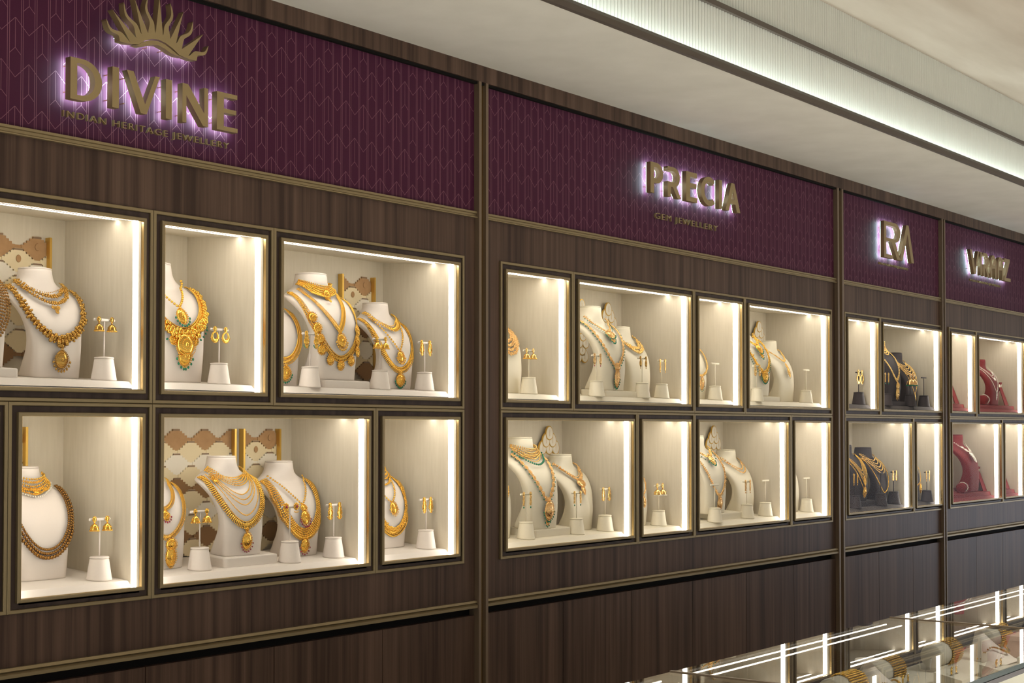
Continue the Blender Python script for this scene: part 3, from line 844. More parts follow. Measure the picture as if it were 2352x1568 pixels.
def f(ch, pd, gm):
    strand(ch, .082, .80, .215, 1.0, 'orn', .0046, .3); strand(ch, .091, .79, .175, 1.0, 'rib', .0042, .2)
necklace(bG, 'wide layered gold necklace', f, M_GOLD)
# --- second bay
def f(ch, pd, gm):
    for k in range(4): strand(ch, .060 + .006 * k, .82, .62 - .05 * k, 1.1, 'orn', .0044)
necklace(bH, 'rose gold filigree bib necklace', f, M_ROSE)
def f(ch, pd, gm):
    strand(ch, .056, .84, .665, 1.35, 'orn', .0036); ornament(pd, gm, 0, .635 * BH, .050, .030, 'shield', 11, .0024)
    ornament(pd, gm, 0, .59 * BH, .026, .030, 'shield', 7, .0024); fringe(gm, path(.058, .82, .64, 1.35), .0075, .0018, .004)
necklace(bI1, 'rose gold collar with green bead point', f, M_ROSE)
def f(ch, pd, gm):
    p = strand(ch, .082, .80, .275, 1.35, 'orn', .0036); fringe(gm, path(.086, .79, .25, 1.35), .011, .0022, .004)
    for P, T, N in sample(p, .017): ornament(pd, gm, P.x, P.z, .011, .011)
    ornament(pd, gm, 0, .275 * BH, .034, .026); ornament(pd, gm, 0, .15 * BH, .030, .062, 'shield', 13, .0022)
    ornament(pd, gm, 0, .070 * BH, .010, .020, 'drop', 3, .0018)
necklace(bI1, 'rose gold station necklace with green bead pendant', f, M_ROSE)
def f(ch, pd, gm):
    strand(ch, .060, .84, .665, 1.15, 'orn', .0048); strand(ch, .068, .815, .610, 1.15, 'orn', .0050, .3)
necklace(bI2, 'pale gold flower collar', f, M_GOLDP)
def f(ch, pd, gm):
    strand(ch, .088, .80, .34, 1.0, 'orn', .0044); ornament(pd, gm, 0, .23 * BH, .034, .056, 'shield', 5, .002)
necklace(bJ, 'gold necklace with rose pendant', f, M_GOLDP, pend_mat=M_ROSE)
def f(ch, pd, gm):
    strand(ch, .056, .84, .66, 1.3, 'orn', .0050); ornament(pd, gm, 0, .615 * BH, .044, .040, 'shield', 9, .0022); ornament(pd, gm, 0, .55 * BH, .024, .036, 'shield', 7, .002)
necklace(bK1, 'gold filigree collar with pointed pendant', f, M_GOLD)
def f(ch, pd, gm):
    strand(ch, .080, .80, .31, 1.1, 'orn', .0046, .3); fringe(gm, path(.088, .76, .26, 1.1), .0085, .0022, .004)
    ornament(pd, gm, 0, .26 * BH, .046, .044, 'shield', 13, .0024); ornament(pd, gm, 0, .24 * BH, .016, .016)
necklace(bK1, 'broad gold necklace with grey-green bead edge', f, M_GOLD)
def f(ch, pd, gm):
    strand(ch, .062, .84, .635, 1.5, 'orn', .0042); ornament(pd, gm, 0, .57 * BH, .016, .024); ornament(pd, gm, 0, .47 * BH, .026, .048, 'shield', 9, .0022)
necklace(bK2, 'slim gold chain with long leaf pendant', f, M_GOLDP, gem_mat=M_PEARL)
def f(ch, pd, gm):
    strand(ch, .078, .80, .45, 1.0, 'orn', .003)
necklace(bL0, 'fine gold necklace', f, M_GOLDP)
def f(ch, pd, gm):
    for k in range(8):
        q = k / 7.0; strand(ch, .046 + .013 * q, .905 - .075 * q, .875 - .165 * q, 1.2, 'plate' if k % 2 else 'ball', .0027)
    fringe(gm, path(.062, .82, .690, 1.2), .0072, .0030, .006)
necklace(bL1, 'yellow gold choker with emerald bead fringe', f, M_GOLDP, 'choker')
def f(ch, pd, gm):
    p = strand(ch, .072, .79, .30, 1.55, 'orn', .0038); fringe(gm, path(.076, .78, .275, 1.55), .015, .0022, .004)
    for P, T, N in sample(p, .019): ornament(pd, gm, P.x, P.z, .013, .014)
    ornament(pd, gm, 0, .205 * BH, .048, .062, 'shield', 13, .0022); ornament(pd, gm, 0, .098 * BH, .022, .032, 'shield', 5, .0022)
necklace(bL1, 'long rose gold necklace with large gem pendant', f, M_ROSE)
def f(ch, pd, gm):
    strand(ch, .062, .84, .645, 1.3, 'orn', .0052); strand(ch, .058, .85, .68, 1.3, 'ball', .0022)
    ornament(pd, gm, 0, .60 * BH, .050, .036, 'shield'); ornament(pd, gm, 0, .525 * BH, .024, .040, 'shield')
necklace(bL2, 'antique rose gold collar with pointed cluster', f, M_ROSE)
def f(ch, pd, gm):
    strand(ch, .080, .80, .40, 1.1, 'orn', .003); ornament(pd, gm, .02, .33 * BH, .026, .044, 'shield')
necklace(bM, 'gold necklace with rose pendant', f, M_ROSE)
def f(ch, pd, gm):
    strand(ch, .055, .84, .70, 1.25, 'orn', .0044); ornament(pd, gm, 0, .665 * BH, .032, .046, 'shield', 9, .0024); fringe(gm, path(.060, .82, .63, 1.3), .016, .0022, .006)
necklace(bN1, 'gold collar with emerald drops and shield pendant', f, M_GOLDP)
def f(ch, pd, gm):
    strand(ch, .076, .80, .235, 1.2, 'orn', .0046); ornament(pd, gm, 0, .215 * BH, .020, .022); ornament(pd, gm, 0, .13 * BH, .036, .050, 'shield')
necklace(bN1, 'long rose gold beaded necklace with pendant', f, M_ROSE)
def f(ch, pd, gm):
    strand(ch, .060, .845, .68, 1.2, 'plate', .0046); strand(ch, .067, .82, .63, 1.2, 'plate', .0046)
necklace(bN2, 'rose gold double-row collar', f, M_ROSE)
# --- third bay
def f(ch, pd, gm):
    for k in range(9):
        q = k / 8.0; strand(ch, .046 + .016 * q, .95 - .125 * q, .92 - .22 * q, 1.2, 'plate', .0034)
necklace(bQ1, 'tall pale gold lattice choker', f, M_GOLDP, 'choker')
def f(ch, pd, gm):
    strand(ch, .078, .80, .30, 1.4, 'plate', .0040); strand(ch, .072, .80, .33, 1.4, 'plate', .0040); ornament(pd, gm, 0, .235 * BH, .032, .032); ornament(pd, gm, 0, .135 * BH, .034, .056, 'drop', 5, .002)
necklace(bQ1, 'long double gold chain with drop pendant', f, M_GOLDP, gem_mat=M_ROSE)
def f(ch, pd, gm):
    for k in range(6): strand(ch, .056 + .005 * k, .85 - .02 * k, .72 - .05 * k, 1.2, 'plate', .0038)
necklace(bQ2, 'wide gold lattice collar', f, M_GOLDP)
def f(ch, pd, gm):
    strand(ch, .088, .79, .22, 1.7, 'ball', .0030); ornament(pd, gm, 0, .13 * BH, .030, .056, 'drop')
necklace(bQ2, 'long gold bead chain with oval drop', f, M_GOLDP)
def f(ch, pd, gm):
    for k in range(4): strand(ch, .060 + .007 * k, .81, .52 - .07 * k, 1.7, 'plate', .0034)
    ornament(pd, gm, 0, .34 * BH, .024, .05, 'shield')
necklace(bR1, 'layered gold chain necklace', f, M_GOLD)
def f(ch, pd, gm):
    strand(ch, .086, .79, .22, 1.5, 'plate', .0042); ornament(pd, gm, 0, .165 * BH, .040, .05, 'shield', 5, .002)
necklace(bR1, 'long gold necklace with tassel pendant', f, M_GOLD, gem_mat=M_GOLD)
def f(ch, pd, gm):
    for k in range(5): strand(ch, .056 + .006 * k, .86 - .02 * k, .74 - .055 * k, 1.2, 'plate', .0040)
necklace(bR2, 'wide pale gold lattice collar', f, M_GOLDP)
def f(ch, pd, gm):
    strand(ch, .088, .79, .20, 1.15, 'ball', .0036)
necklace(bR2, 'long gold bead necklace', f, M_GOLD)
def f(ch, pd, gm):
    strand(ch, .085, .79, .30, 1.1, 'plate', .0036); ornament(pd, gm, .03, .24 * BH, .03, .046, 'drop', 5, .002)
necklace(bS, 'gold chain with drop pendant', f, M_GOLD, gem_mat=M_GOLD)
# --- fourth bay
def f(ch, pd, gm):
    strand(ch, .060, .84, .62, 1.4, 'plate', .0032); strand(ch, .066, .82, .56, 1.4, 'plate', .0028); ornament(pd, gm, 0, .55 * BH, .03, .02)
necklace(bU, 'diamond collar', f, M_DIAM)
def f(ch, pd, gm):
    strand(ch, .086, .79, .26, 1.7, 'ball', .0026); ornament(pd, gm, 0, .20 * BH, .014, .05, 'shield')
necklace(bU, 'long diamond strand with drop', f, M_DIAM)
def f(ch, pd, gm):
    strand(ch, .060, .85, .68, 1.2, 'plate', .0040); ornament(pd, gm, 0, .63 * BH, .045, .03); ornament(pd, gm, .006, .56 * BH, .03, .04, 'shield')
    for x, z in ((-.022, .70), (.022, .70), (-.036, .745)): ornament(pd, gm, x, z * BH, .022, .018)
necklace(bV1, 'pale diamond flower necklace', f, M_DIAM)

# ------------------------------------------------------------ earring stands and earrings
def slope_foot(me):
    for v in me.vertices:
        if v.co.z < .052: v.co.z += SLOPE * v.co.y * (1 - v.co.z / .052)
    return me
def stand_meshes(m):
    base = MB().add(lathe_tpl([(.0300, 0), (.0312, .0015), (.0312, .0035), (.0305, .0045), (.0232, .0505), (.0222, .0525)], 32)).mesh('base', m, smooth=True); slope_foot(base)
    cap = MB().add(lathe_tpl([(.0222, .0526), (.0236, .0532), (.0238, .0550), (.0225, .0566), (.012, .0576)], 32)).mesh('base_cap', m, smooth=True)
    post = MB().add(lathe_tpl([(.0019, .057), (.0019, .146)], 12)).mesh('post', m, smooth=True)
    bar = MB()
    bar.add(lathe_tpl([(.0024, -.031), (.0034, -.0295), (.0034, .0295), (.0024, .031)], 14), Matrix.Translation((0, 0, .148)) @ Matrix.Rotation(PI / 2, 4, 'Y'))
    return base, cap, post, bar.mesh('crossbar', m, smooth=True)
STM = {'W': stand_meshes(M_BUSTW), 'C': stand_meshes(M_BUSTC), 'G': stand_meshes(M_BUSTG)}
for q in STM.values():
    for me in q:
        for p in me.polygons:
            if len(p.vertices) > 8: p.use_smooth = False

def tr(x, y, z, sx, sy=None, sz=None):
    sy = sx if sy is None else sy; sz = sx if sz is None else sz
    return ((sx, 0, 0, x), (0, sy, 0, y), (0, 0, sz, z))
EAR = {}
def ear_meshes(style, gold, gem):
    k = (style, gold.name, gem.name)
    if k in EAR: return EAR[k]
    st, bo, fr = MB(), MB(), MB()
    st.add(ICO2, tr(0, -.0045, .001, .0050, .0026, .0054))
    for i in range(10):
        a = 2 * PI * i / 10; st.add(ICO1, tr(.0050 * math.cos(a), -.005, .001 + .0054 * math.sin(a), .0014))
    if style == 'bell':
        st.add(ICO1, tr(0, -.005, -.0065, .0026))
        bo.add(lathe_tpl([(.0010, -.0085), (.0048, -.0105), (.0082, -.0150), (.0100, -.0210), (.0104, -.0225), (.0098, -.0230)], 18), tr(0, -.005, 0, 1))
        for i in range(18):
            a = 2 * PI * i / 18; fr.add(ICO1, tr(.0104 * math.cos(a), -.005 + .0104 * math.sin(a), -.0246, .0016))
            bo.add(ICO1, tr(.0086 * math.cos(a), -.005 + .0086 * math.sin(a), -.0165, .0012))
    elif style == 'crescent':
        st.add(ICO1, tr(0, -.005, -.0055, .0030, .002, .0036))
        for i in range(26):
            a = PI * .62 + 2 * PI * .88 * i / 25 - PI * .06
            q = .0022 + .0034 * (0.5 - 0.5 * math.sin(a))
            bo.add(ICO1, tr(.0090 * math.cos(a), -.005, -.0175 + .0105 * math.sin(a), q, .0020, q))
        for i in range(9):
            a = PI + PI * (i + .5) / 9; fr.add(ICO1, tr(.0136 * math.cos(a), -.005, -.0185 + .0140 * math.sin(a), .0013))
    elif style == 'leafdrop':
        for z, w, h in ((-.009, .0062, .006), (-.0195, .0088, .0088), (-.030, .0052, .006)):
            bo.add(ICO2, tr(0, -.005, z, w, .0022, h))
            for i in range(12):
                a = 2 * PI * i / 12; bo.add(ICO1, tr(w * math.cos(a), -.006, z + h * math.sin(a), .0014))
        for i in range(7):
            u = (i - 3) / 3.0; fr.add(ICO1, tr(.0086 * u, -.005, -.0355 + .006 * u * u, .0016, .0016, .0024))
    elif style == 'flower':
        for i in range(9):
            a = 2 * PI * i / 9; bo.add(ICO1, tr(.0075 * math.cos(a), -.005, .001 + .0075 * math.sin(a), .0028, .0018, .0028))
        fr.add(ICO1, tr(0, -.0075, .001, .0032, .0022, .0042))
        for i in range(5):
            u = (i - 2) / 2.0; bo.add(ICO1, tr(.006 * u, -.005, -.012 - .001 * (1 - u * u), .0016))
    elif style == 'long':
        for j in range(8):
            bo.add(ICO1, tr(.0018 * math.sin(j * 1.7), -.005, -.006 - .0036 * j, .0032, .002, .0026))
            for s in (-1, 1): bo.add(ICO1, tr(s * .0042, -.005, -.007 - .0036 * j, .0014))
        fr.add(ICO1, tr(0, -.005, -.039, .0022, .0022, .0034))
    elif style == 'drop':
        bo.add(ICO2, tr(0, -.005, -.017, .0060, .0034, .0115))
        for i in range(14):
            a = 2 * PI * i / 14; bo.add(ICO1, tr(.0062 * math.cos(a), -.0055, -.017 + .0118 * math.sin(a), .0013))
        fr.add(ICO1, tr(0, -.005, -.033, .0018, .0018, .0028))
    r = EAR[k] = (st.mesh('stud', gold, smooth=True, fix=False), bo.mesh('drop_body', gold, smooth=True, fix=False), fr.mesh('bead_fringe', gem, smooth=True, fix=False) if fr.v else None)
    return r
DESC = {'bell': 'bell-shaped', 'crescent': 'crescent hoop', 'leafdrop': 'tiered leaf', 'flower': 'flower stud', 'long': 'long dangling', 'drop': 'teardrop'}
def stand(key, X, y, z, H, where, style=None, gold=None, gem=None, side=(-.019, .019), es=1.0, rz=0.0):
    z = shelf_z('U' if z > 1.4 else 'L', y) + .0003
    col = BCOL[key]; s = H / .1535
    what = 'holding %s earrings' % DESC[style] if style else 'left empty'
    t = thing('earring_stand', (X, y, z), '%s earring stand %s, %s in %s' % (COLN[col], what, where, CASES[key]), 'earring stand', 'cone-footed earring stands', s, rz)
    for n, me in zip(('base', 'base_cap', 'post', 'crossbar'), STM[col]): link(n, me, t)
    if not style: return
    for i, dx in enumerate(side):
        ms = ear_meshes(style, gold or M_GOLD, gem or M_GOLD)
        e = thing('earring', (X + dx * s * math.cos(rz), y + dx * s * math.sin(rz), z + .148 * s), '%s gold %s earring on the %s stand, %s' % (('left-hand', 'right-hand')[i], DESC[style], where, CASES[key]), 'earring', 'earrings on stands', s * 1.12 * es)
        for n, me in zip(('stud', 'drop_body', 'bead_fringe'), ms):
            if me: link(n, me, e)
stand('A', 2.319, .075, 1.6245, .157, 'lone', 'bell', M_GOLDA)
stand('B', 2.696, .075, 1.6245, .153, 'lone', 'crescent')
stand('C', 3.025, .060, 1.6235, .159, 'leftmost', 'leafdrop', M_GOLD, M_EMER)
stand('C', 3.332, .070, 1.6245, .158, 'middle', 'bell', M_GOLD)
stand('C', 3.551, .080, 1.6250, .157, 'rightmost', 'leafdrop', M_GOLD, M_PEARL)
stand('E', 2.319, .088, 1.1245, .157, 'lone', 'bell')
stand('F', 2.649, .095, 1.1250, .161, 'leftmost', 'bell')
stand('F', 2.967, .080, 1.1245, .162, 'middle', 'flower', M_GOLD, M_RUBY)
stand('F', 3.154, .090, 1.1245, .159, 'rightmost', 'leafdrop')
stand('G', 3.567, .087, 1.1245, .160, 'lone', 'leafdrop', M_GOLD, M_PEARL, (-.014, .016))
stand('H', 4.095, .075, 1.6245, .155, 'lone', 'bell', M_GOLDP)
stand('I', 4.473, .050, 1.6230, .154, 'leftmost', 'drop', M_ROSE, M_RUBY)
stand('I', 4.790, .055, 1.6235, .156, 'middle', 'drop', M_GOLDA, M_ROSE)
stand('I', 4.955, .070, 1.6245, .151, 'rightmost', 'long', M_GOLDP, M_GOLDP)
stand('J', 5.373, .070, 1.6245, .156, 'lone')
stand('K', 5.690, .048, 1.6230, .157, 'left', 'leafdrop', M_GOLDP, M_ROSE)
stand('K', 6.205, .070, 1.6245, .156, 'right')
stand('L', 4.092, .085, 1.1245, .159, 'leftmost', 'long', M_GOLDP, M_EMER)
stand('L', 4.395, .085, 1.1245, .153, 'middle', 'long', M_GOLDP, M_EMER)
stand('L', 4.587, .090, 1.1245, .160, 'rightmost', 'leafdrop', M_GOLDP, M_ROSE)
stand('M', 4.970, .095, 1.1250, .161, 'lone', 'bell', M_GOLDP, M_PEARL, es=1.25)
stand('N', 5.335, .052, 1.1240, .158, 'leftmost')
stand('N', 5.640, .070, 1.1235, .161, 'middle', 'long', M_ROSE, M_ROSE)
stand('N', 5.826, .080, 1.1240, .160, 'rightmost')
stand('O', 6.235, .085, 1.1245, .159, 'lone')
stand('P', 6.785, .075, 1.6245, .162, 'lone', 'crescent', M_GOLDP, M_PEARL, es=1.5)
stand('Q', 7.050, .048, 1.6230, .162, 'leftmost', 'long', M_GOLDP, M_EMER)
stand('Q', 7.350, .046, 1.6230, .163, 'middle', 'bell', M_ROSE, M_EMER, es=1.7)
stand('Q', 7.592, .070, 1.6245, .159, 'rightmost')
stand('R', 6.700, .060, 1.1230, .164, 'leftmost', 'long', M_GOLD, M_GOLD)
stand('R', 7.001, .058, 1.1230, .166, 'middle')
stand('R', 7.187, .070, 1.1240, .168, 'rightmost', 'leafdrop', M_GOLDP, M_GOLDP)
stand('S', 7.565, .046, 1.1245, .160, 'lone', 'long', M_GOLDP, M_GOLDP)

# red easels with diamond earrings, ring roll and bangle in the fourth bay
def easel(key, X, y, z, where, h=0.115):
    t = thing('earring_easel', (X, y, z), 'red suede earring easel %s, %s' % (where, CASES[key]), 'earring easel', 'red earring easels')
    w = .030; z = shelf_z('U' if z > 1.4 else 'L', y + .006, key) + .0005
    front = MB(); front.poly_y([(X - w, z), (X + w, z), (X + w * .7, z + h), (X - w * .7, z + h)], 0, .004)
    front.v = [(vx, y + vy + (vz - z) * .35, vz) for vx, vy, vz in front.v]
    part('front_board', front, M_SHELFR, t)
    zr = shelf_z('U' if z > 1.4 else 'L', y + .092, key) + .0005
    back = MB(); back.poly_y([(X - w * .9, zr), (X + w * .9, zr), (X + w * .65, z + h), (X - w * .65, z + h)], 0, .004)
    back.v = [(vx, y + .085 + vy - (vz - z) * .36, vz) for vx, vy, vz in back.v]
    part('rear_board', back, M_SHELFR, t)
    for i, dx in enumerate((-.013, .013)):
        ms = ear_meshes('leafdrop', M_DIAM, M_DIAM)
        e = thing('earring', (X + dx, y + h * .35 - .002, z + h * .96), '%s diamond earring, easel %s, %s' % (('left-hand', 'right-hand')[i], where, CASES[key]), 'earring', 'earrings on stands', 1.15)
        for n, me in zip(('stud', 'drop_body', 'bead_fringe'), ms):
            if me: link(n, me, e)
easel('T', 8.085, .075, 1.625, 'by right wall', .140)
easel('T', 7.940, .075, 1.625, 'by frame', .140)
easel('U', 8.890, .075, 1.625, 'by right wall', .140)
easel('V', 8.510, .075, 1.1245, 'by right wall', .140)
easel('W', 8.900, .075, 1.1245, 'by right wall', .135)
def roll(key, X, y, z, what):
    t = thing('bangle_roll', (X, y, z), 'red suede roll carrying a diamond bangle, in %s' % CASES[key], 'bangle stand')
    R = .026
    part('roll', MB().add(lathe_tpl([(R * .9, -.035), (R, -.033), (R, .033), (R * .9, .035)], 24), Matrix.Translation((X, y, z + R)) @ Matrix.Rotation(PI / 2, 4, 'Y')), M_SHELFR, t, True)
    part('foot', MB().box(X - .034, X + .034, y - .02, y + .02, z - .002, z + .012), M_SHELFR, t)
    b = thing('bangle', (X, y, z + R), 'pale diamond bangle around the red roll, in %s' % CASES[key], 'bangle')
    mb = MB()
    for i in range(28):
        a = 2 * PI * i / 28; mb.add(ICO1, tr(X + .004 * math.sin(3 * a), y + (R + .003) * math.sin(a), z + R + (R + .003) * math.cos(a), .0034))
    part('stones', mb, M_DIAM, b, True, fix=False)
roll('U', 8.53, .085, shelf_z('U', .105, 'U') + .0022, 'x')
roll('V', 8.18, .085, shelf_z('L', .105, 'V') + .0022, 'x')

# ------------------------------------------------------------ decorative panels inside the cases
YB = 0.315
def stepped(xc, zc, top=.0125, n=4, sw=.0087, sh=.0062, mid=.012):
    """outline of one stepped diamond"""
    hw = [top + sw * i for i in range(n + 1)]
    R = []
    z = zc + mid / 2 + sh * n
    pts = []
    for i in range(n + 1):
        pts.append((hw[i], z)); z -= sh if i < n else mid
        pts.append((hw[i], z))
    z0 = z
    for i in range(n - 1, -1, -1):
        pts.append((hw[i], z)); z -= sh; pts.append((hw[i], z))
    return [(xc + a, b) for a, b in pts] + [(xc - a, b) for a, b in reversed(pts)]
def clip(poly, x0, x1):
    return [(min(max(x, x0), x1), z) for x, z in poly]
def step_panel(key, row, x0, x1, ztop, pitch, phase, plaques=False, pole_l=True, pole_r=True):
    zb = shelf_z(row, .316) + .0005
    t = thing('stepped_panel', ((x0 + x1) / 2, YB, zb), '%s cut-out panel of stepped tan and cream tiers, in %s' % ('narrow' if plaques else 'wide', CASES[key]), 'decorative panel', 'stepped decorative panels')
    cols = [M_PANBR, M_PANCR, M_PANWH, M_PANCR, M_PANDK, M_PANCR, M_PANWH, M_PANCR, M_PANDK, M_PANCR, M_PANWH, M_PANDK]
    dz = 0.0345; z = ztop - .031; r = 0
    while z > zb + .02:
        y1 = YB - .0006 - .0016 * r * .6; y0 = y1 - .0045 - .0003 * r
        mb = MB(); tb = MB(); cb = MB()
        off = phase + (pitch / 2 if r % 2 else 0)
        k0 = int((x0 - off) / pitch) - 1
        for k in range(k0, k0 + int((x1 - x0) / pitch) + 4):
            xc = off + k * pitch
            if xc + .048 < x0 or xc - .048 > x1: continue
            poly = [(px, max(pz, zb)) for px, pz in clip(stepped(xc, z), x0, x1)]
            mb.poly_y(poly, y0, y1)
            a, b = max(x0, xc - .0125), min(x1, xc + .0125)
            if b - a > .004: tb.box(a, b, y0 - .001, y0 + .001, z + .0258, z + .0302)
            if plaques and r in (0, 1, 4) and x0 + .012 < xc + .001 < x1 - .010:
                cb.add(lathe_tpl([(.0066, 0), (.0074, .0015), (.0066, .003)], 16), Matrix.Translation((xc, y0 - .003, z + .004)) @ Matrix.Rotation(PI / 2, 4, 'X') @ Matrix.Diagonal((1, 1.35, -1, 1)))
        mb.box(x0, x1, y1 - .003, y1, max(z - .005, zb), z + .005)
        m = cols[min(r, len(cols) - 1)]
        part('tier', mb, m, t)
        if tb.v: part('tooth_row', tb, M_TOOTH, t)
        if cb.v: part('plaque', cb, M_PANBR, t)
        z -= dz; r += 1
    for on, x in ((pole_l, x0), (pole_r, x1)):
        if on: part('edge_rod', MB().box(x - .004, x + .003, YB - .020, YB - .0005, zb, ztop), M_PANGD, t)
step_panel('F', 'L', 2.47, 2.955, 1.503, .1050, 2.745, False, False, True)
step_panel('F', 'L', 2.989, 3.134, 1.5035, .1130, 2.989, True)
step_panel('A', 'U', 2.140, 2.316, 2.001, .1130, 2.171, True, True, True)
step_panel('C', 'U', 3.404, 3.553, 1.998, .1130, 3.404, True)
step_panel('E', 'L', 2.080, 2.249, 1.508, .1130, 2.090, True, False, True)

PET = None
def petal_mesh(face):
    mb = MB(); n = 28
    def out(k): return [(k * .0228 * math.cos(a) * (1 - .13 * math.sin(a)), k * .0272 * math.sin(a)) for a in [2 * PI * i / n for i in range(n)]]
    mb.poly_y(out(1.0), -.006, 0, 1)
    mb.poly_y(out(.87), -.0068, -.0055, 0)
    for i in range(5):
        w = .0006; mb.poly_y([(-w, -.012 + 0), (w, -.012), (w, .012 - .002 * i), (-w, .012 - .002 * i)], -.0072, -.0066, 1) if i == 0 else None
    return mb.mesh('scallop', [face, M_PANGD])
PETM = petal_mesh(M_PANWH)
def scallops(key, row, xc, ztop, rows, shear=0.0, label='pyramid'):
    zb = ztop - .023 - .036 * (rows - 1)
    t = thing('scalloped_panel', (xc, YB, ztop - .05), '%s of cream gold-rimmed scallop tiles, in the %s' % (label, CASES[key]), 'decorative panel', 'scalloped decorative panels')
    for r in range(rows):
        n = min(r + 1, 3) if r < 4 else 2 + r % 2
        for k in range(n):
            x = xc + (k - (n - 1) / 2) * .0415 + shear * r
            o = link('scallop', PETM, t, (x - xc, -.001 - .0022 * (rows - r), -.0275 - .0275 * r + .05))
    return t
scallops('I', 'U', 4.918, 2.010, 6, .002, 'right-hand pyramid')
scallops('I', 'U', 4.726, 2.010, 8, 0.0, 'left-hand pyramid')
scallops('K', 'U', 6.180, 2.010, 6, .002)
scallops('L', 'L', 4.518, 1.516, 6, .002)
scallops('N', 'L', 5.756, 1.520, 6, .002)
t = thing('peacock_panel', (4.47, YB - .01, 1.76), 'low rounded grey-patterned panel with golden stem, behind the riser in %s' % CASES['I'], 'decorative panel')
pts = [(4.36, 1.645), (4.62, 1.645), (4.625, 1.72), (4.60, 1.80), (4.55, 1.865), (4.48, 1.90), (4.40, 1.89), (4.36, 1.85)]
part('board', MB().poly_y(pts, YB - .014, YB - .008), noise_tint(principled('grey_pattern', (.5, .44, .36), .8), (.42, .36, .30), (.62, .56, .46), 60, (1, 1, 1.6)), t)
mb = MB()
for i in range(40):
    u = i / 39.0
    mb.add(ICO1, tr(4.535 - .03 * math.sin(u * 3.0) + .012 * math.sin(u * 9), YB - .018, 1.66 + .19 * u, .006 + .010 * (1 - u) ** 2, .003, .006))
part('golden_stem', mb, M_PANGD, t, True, fix=False)
t = thing('white_panel', (6.62, YB, 1.43), 'white embossed panel standing behind the busts, in %s' % CASES['R'], 'decorative panel')
mb = MB().box(6.50, 6.735, YB - .014, YB - .006, 1.16, 1.535)
part('board', mb, M_PANWH, t)
mb = MB()
for i in range(9):
    for j in range(3): mb.box(6.53 + .07 * j, 6.575 + .07 * j, YB - .017, YB - .013, 1.22 + .034 * i, 1.24 + .034 * i)
part('relief', mb, M_PANCR, t)
# ------------------------------------------------------------ halo-lit lettering
def curve_mesh(name, contours, yf, yb, m, offset=0.0):
    cu = bpy.data.curves.new('outline', 'CURVE'); cu.dimensions = '2D'; cu.fill_mode = 'BOTH'
    cu.extrude = abs(yb - yf) / 2; cu.offset = offset
    for c in contours:
        sp = cu.splines.new('POLY'); sp.points.add(len(c) - 1); sp.use_cyclic_u = True
        for p, (x, z) in zip(sp.points, c): p.co = (x, z, 0, 1)
    return flat_to_wall(name, cu, (yf + yb) / 2, m)
def flat_to_wall(name, cu, ym, m):
    o = bpy.data.objects.new('outline', cu); COL.objects.link(o)
    dg = bpy.context.evaluated_depsgraph_get()
    me = bpy.data.meshes.new_from_object(o.evaluated_get(dg)); me.name = name
    bpy.data.objects.remove(o); bpy.data.curves.remove(cu)
    for v in me.vertices:
        x, y, z = v.co; v.co = (x, ym - z, y)
    me.materials.clear(); me.materials.append(m)
    return me
def arc(cx, cz, rx, rz, a0, a1, n=14):
    return [(cx + rx * math.cos(math.radians(a0 + (a1 - a0) * i / n)), cz + rz * math.sin(math.radians(a0 + (a1 - a0) * i / n))) for i in range(n + 1)]
def place(contours, X0, X1, Z0, Z1):
    xs = [p[0] for c in contours for p in c]; zs = [p[1] for c in contours for p in c]
    a, b, c, d = min(xs), max(xs), min(zs), max(zs)
    return [[(X0 + (x - a) / (b - a) * (X1 - X0), Z0 + (z - c) / (d - c) * (Z1 - Z0)) for x, z in k] for k in contours]
def G_D():  return [[(0, 0), (.30, 0)] + arc(.34, .5, .56, .5, -90, 90) + [(0, 1)], [(.19, .12)] + [(.19, .88)] + arc(.30, .5, .40, .38, 90, -90)]
def G_I(w=.2): return [[(0, 0), (w, 0), (w, 1), (0, 1)]]
def G_V():  return [[(.42, 0), (.60, 0), (1.0, 1), (.86, 1), (.55, .24), (.20, 1), (0, 1)]]
def G_N():  return [[(0, 0), (.14, 0), (.14, .70), (.74, 0), (.92, 0), (.92, 1), (.78, 1), (.78, .33), (.20, 1), (0, 1)]]
def G_E(w=.6, s=.2, b=.115): return [[(0, 0), (w, 0), (w, b), (s, b), (s, .47), (w * .93, .47), (w * .93, .47 + b), (s, .47 + b), (s, 1 - b), (w * .98, 1 - b), (w * .98, 1), (0, 1)]]
def G_P():  return [[(0, 0), (.20, 0), (.20, .33), (.34, .33)] + arc(.36, .665, .36, .335, -90, 90, 8) + [(0, 1)], [(.20, .49), (.20, .85)] + arc(.34, .67, .20, .18, 90, -90, 8)]
def G_R():  return [[(0, 0), (.20, 0), (.20, .34), (.32, .34), (.60, 0), (.84, 0), (.53, .37)] + arc(.40, .68, .36, .32, -50, 90, 8) + [(0, 1), (0, .86), (.36, .86)] + arc(.38, .68, .20, .18, 80, -90, 7) + [(0, .50)]]
def G_C():
    o = arc(.5, .5, .5, .5, 48, 312, 22); i = arc(.5, .5, .30, .32, 312, 48, 22)
    return [o + i]
def G_A():  return [[(0, 0), (.22, 0), (.31, .26), (.64, .26), (.72, 0), (.95, 0), (.57, 1), (.38, 1)], [(.36, .42), (.475, .76), (.59, .42)]]
def sign(loc, label):
    return thing('halo_lit_lettering', loc, label, 'sign lettering', 'halo-lit bronze lettering')
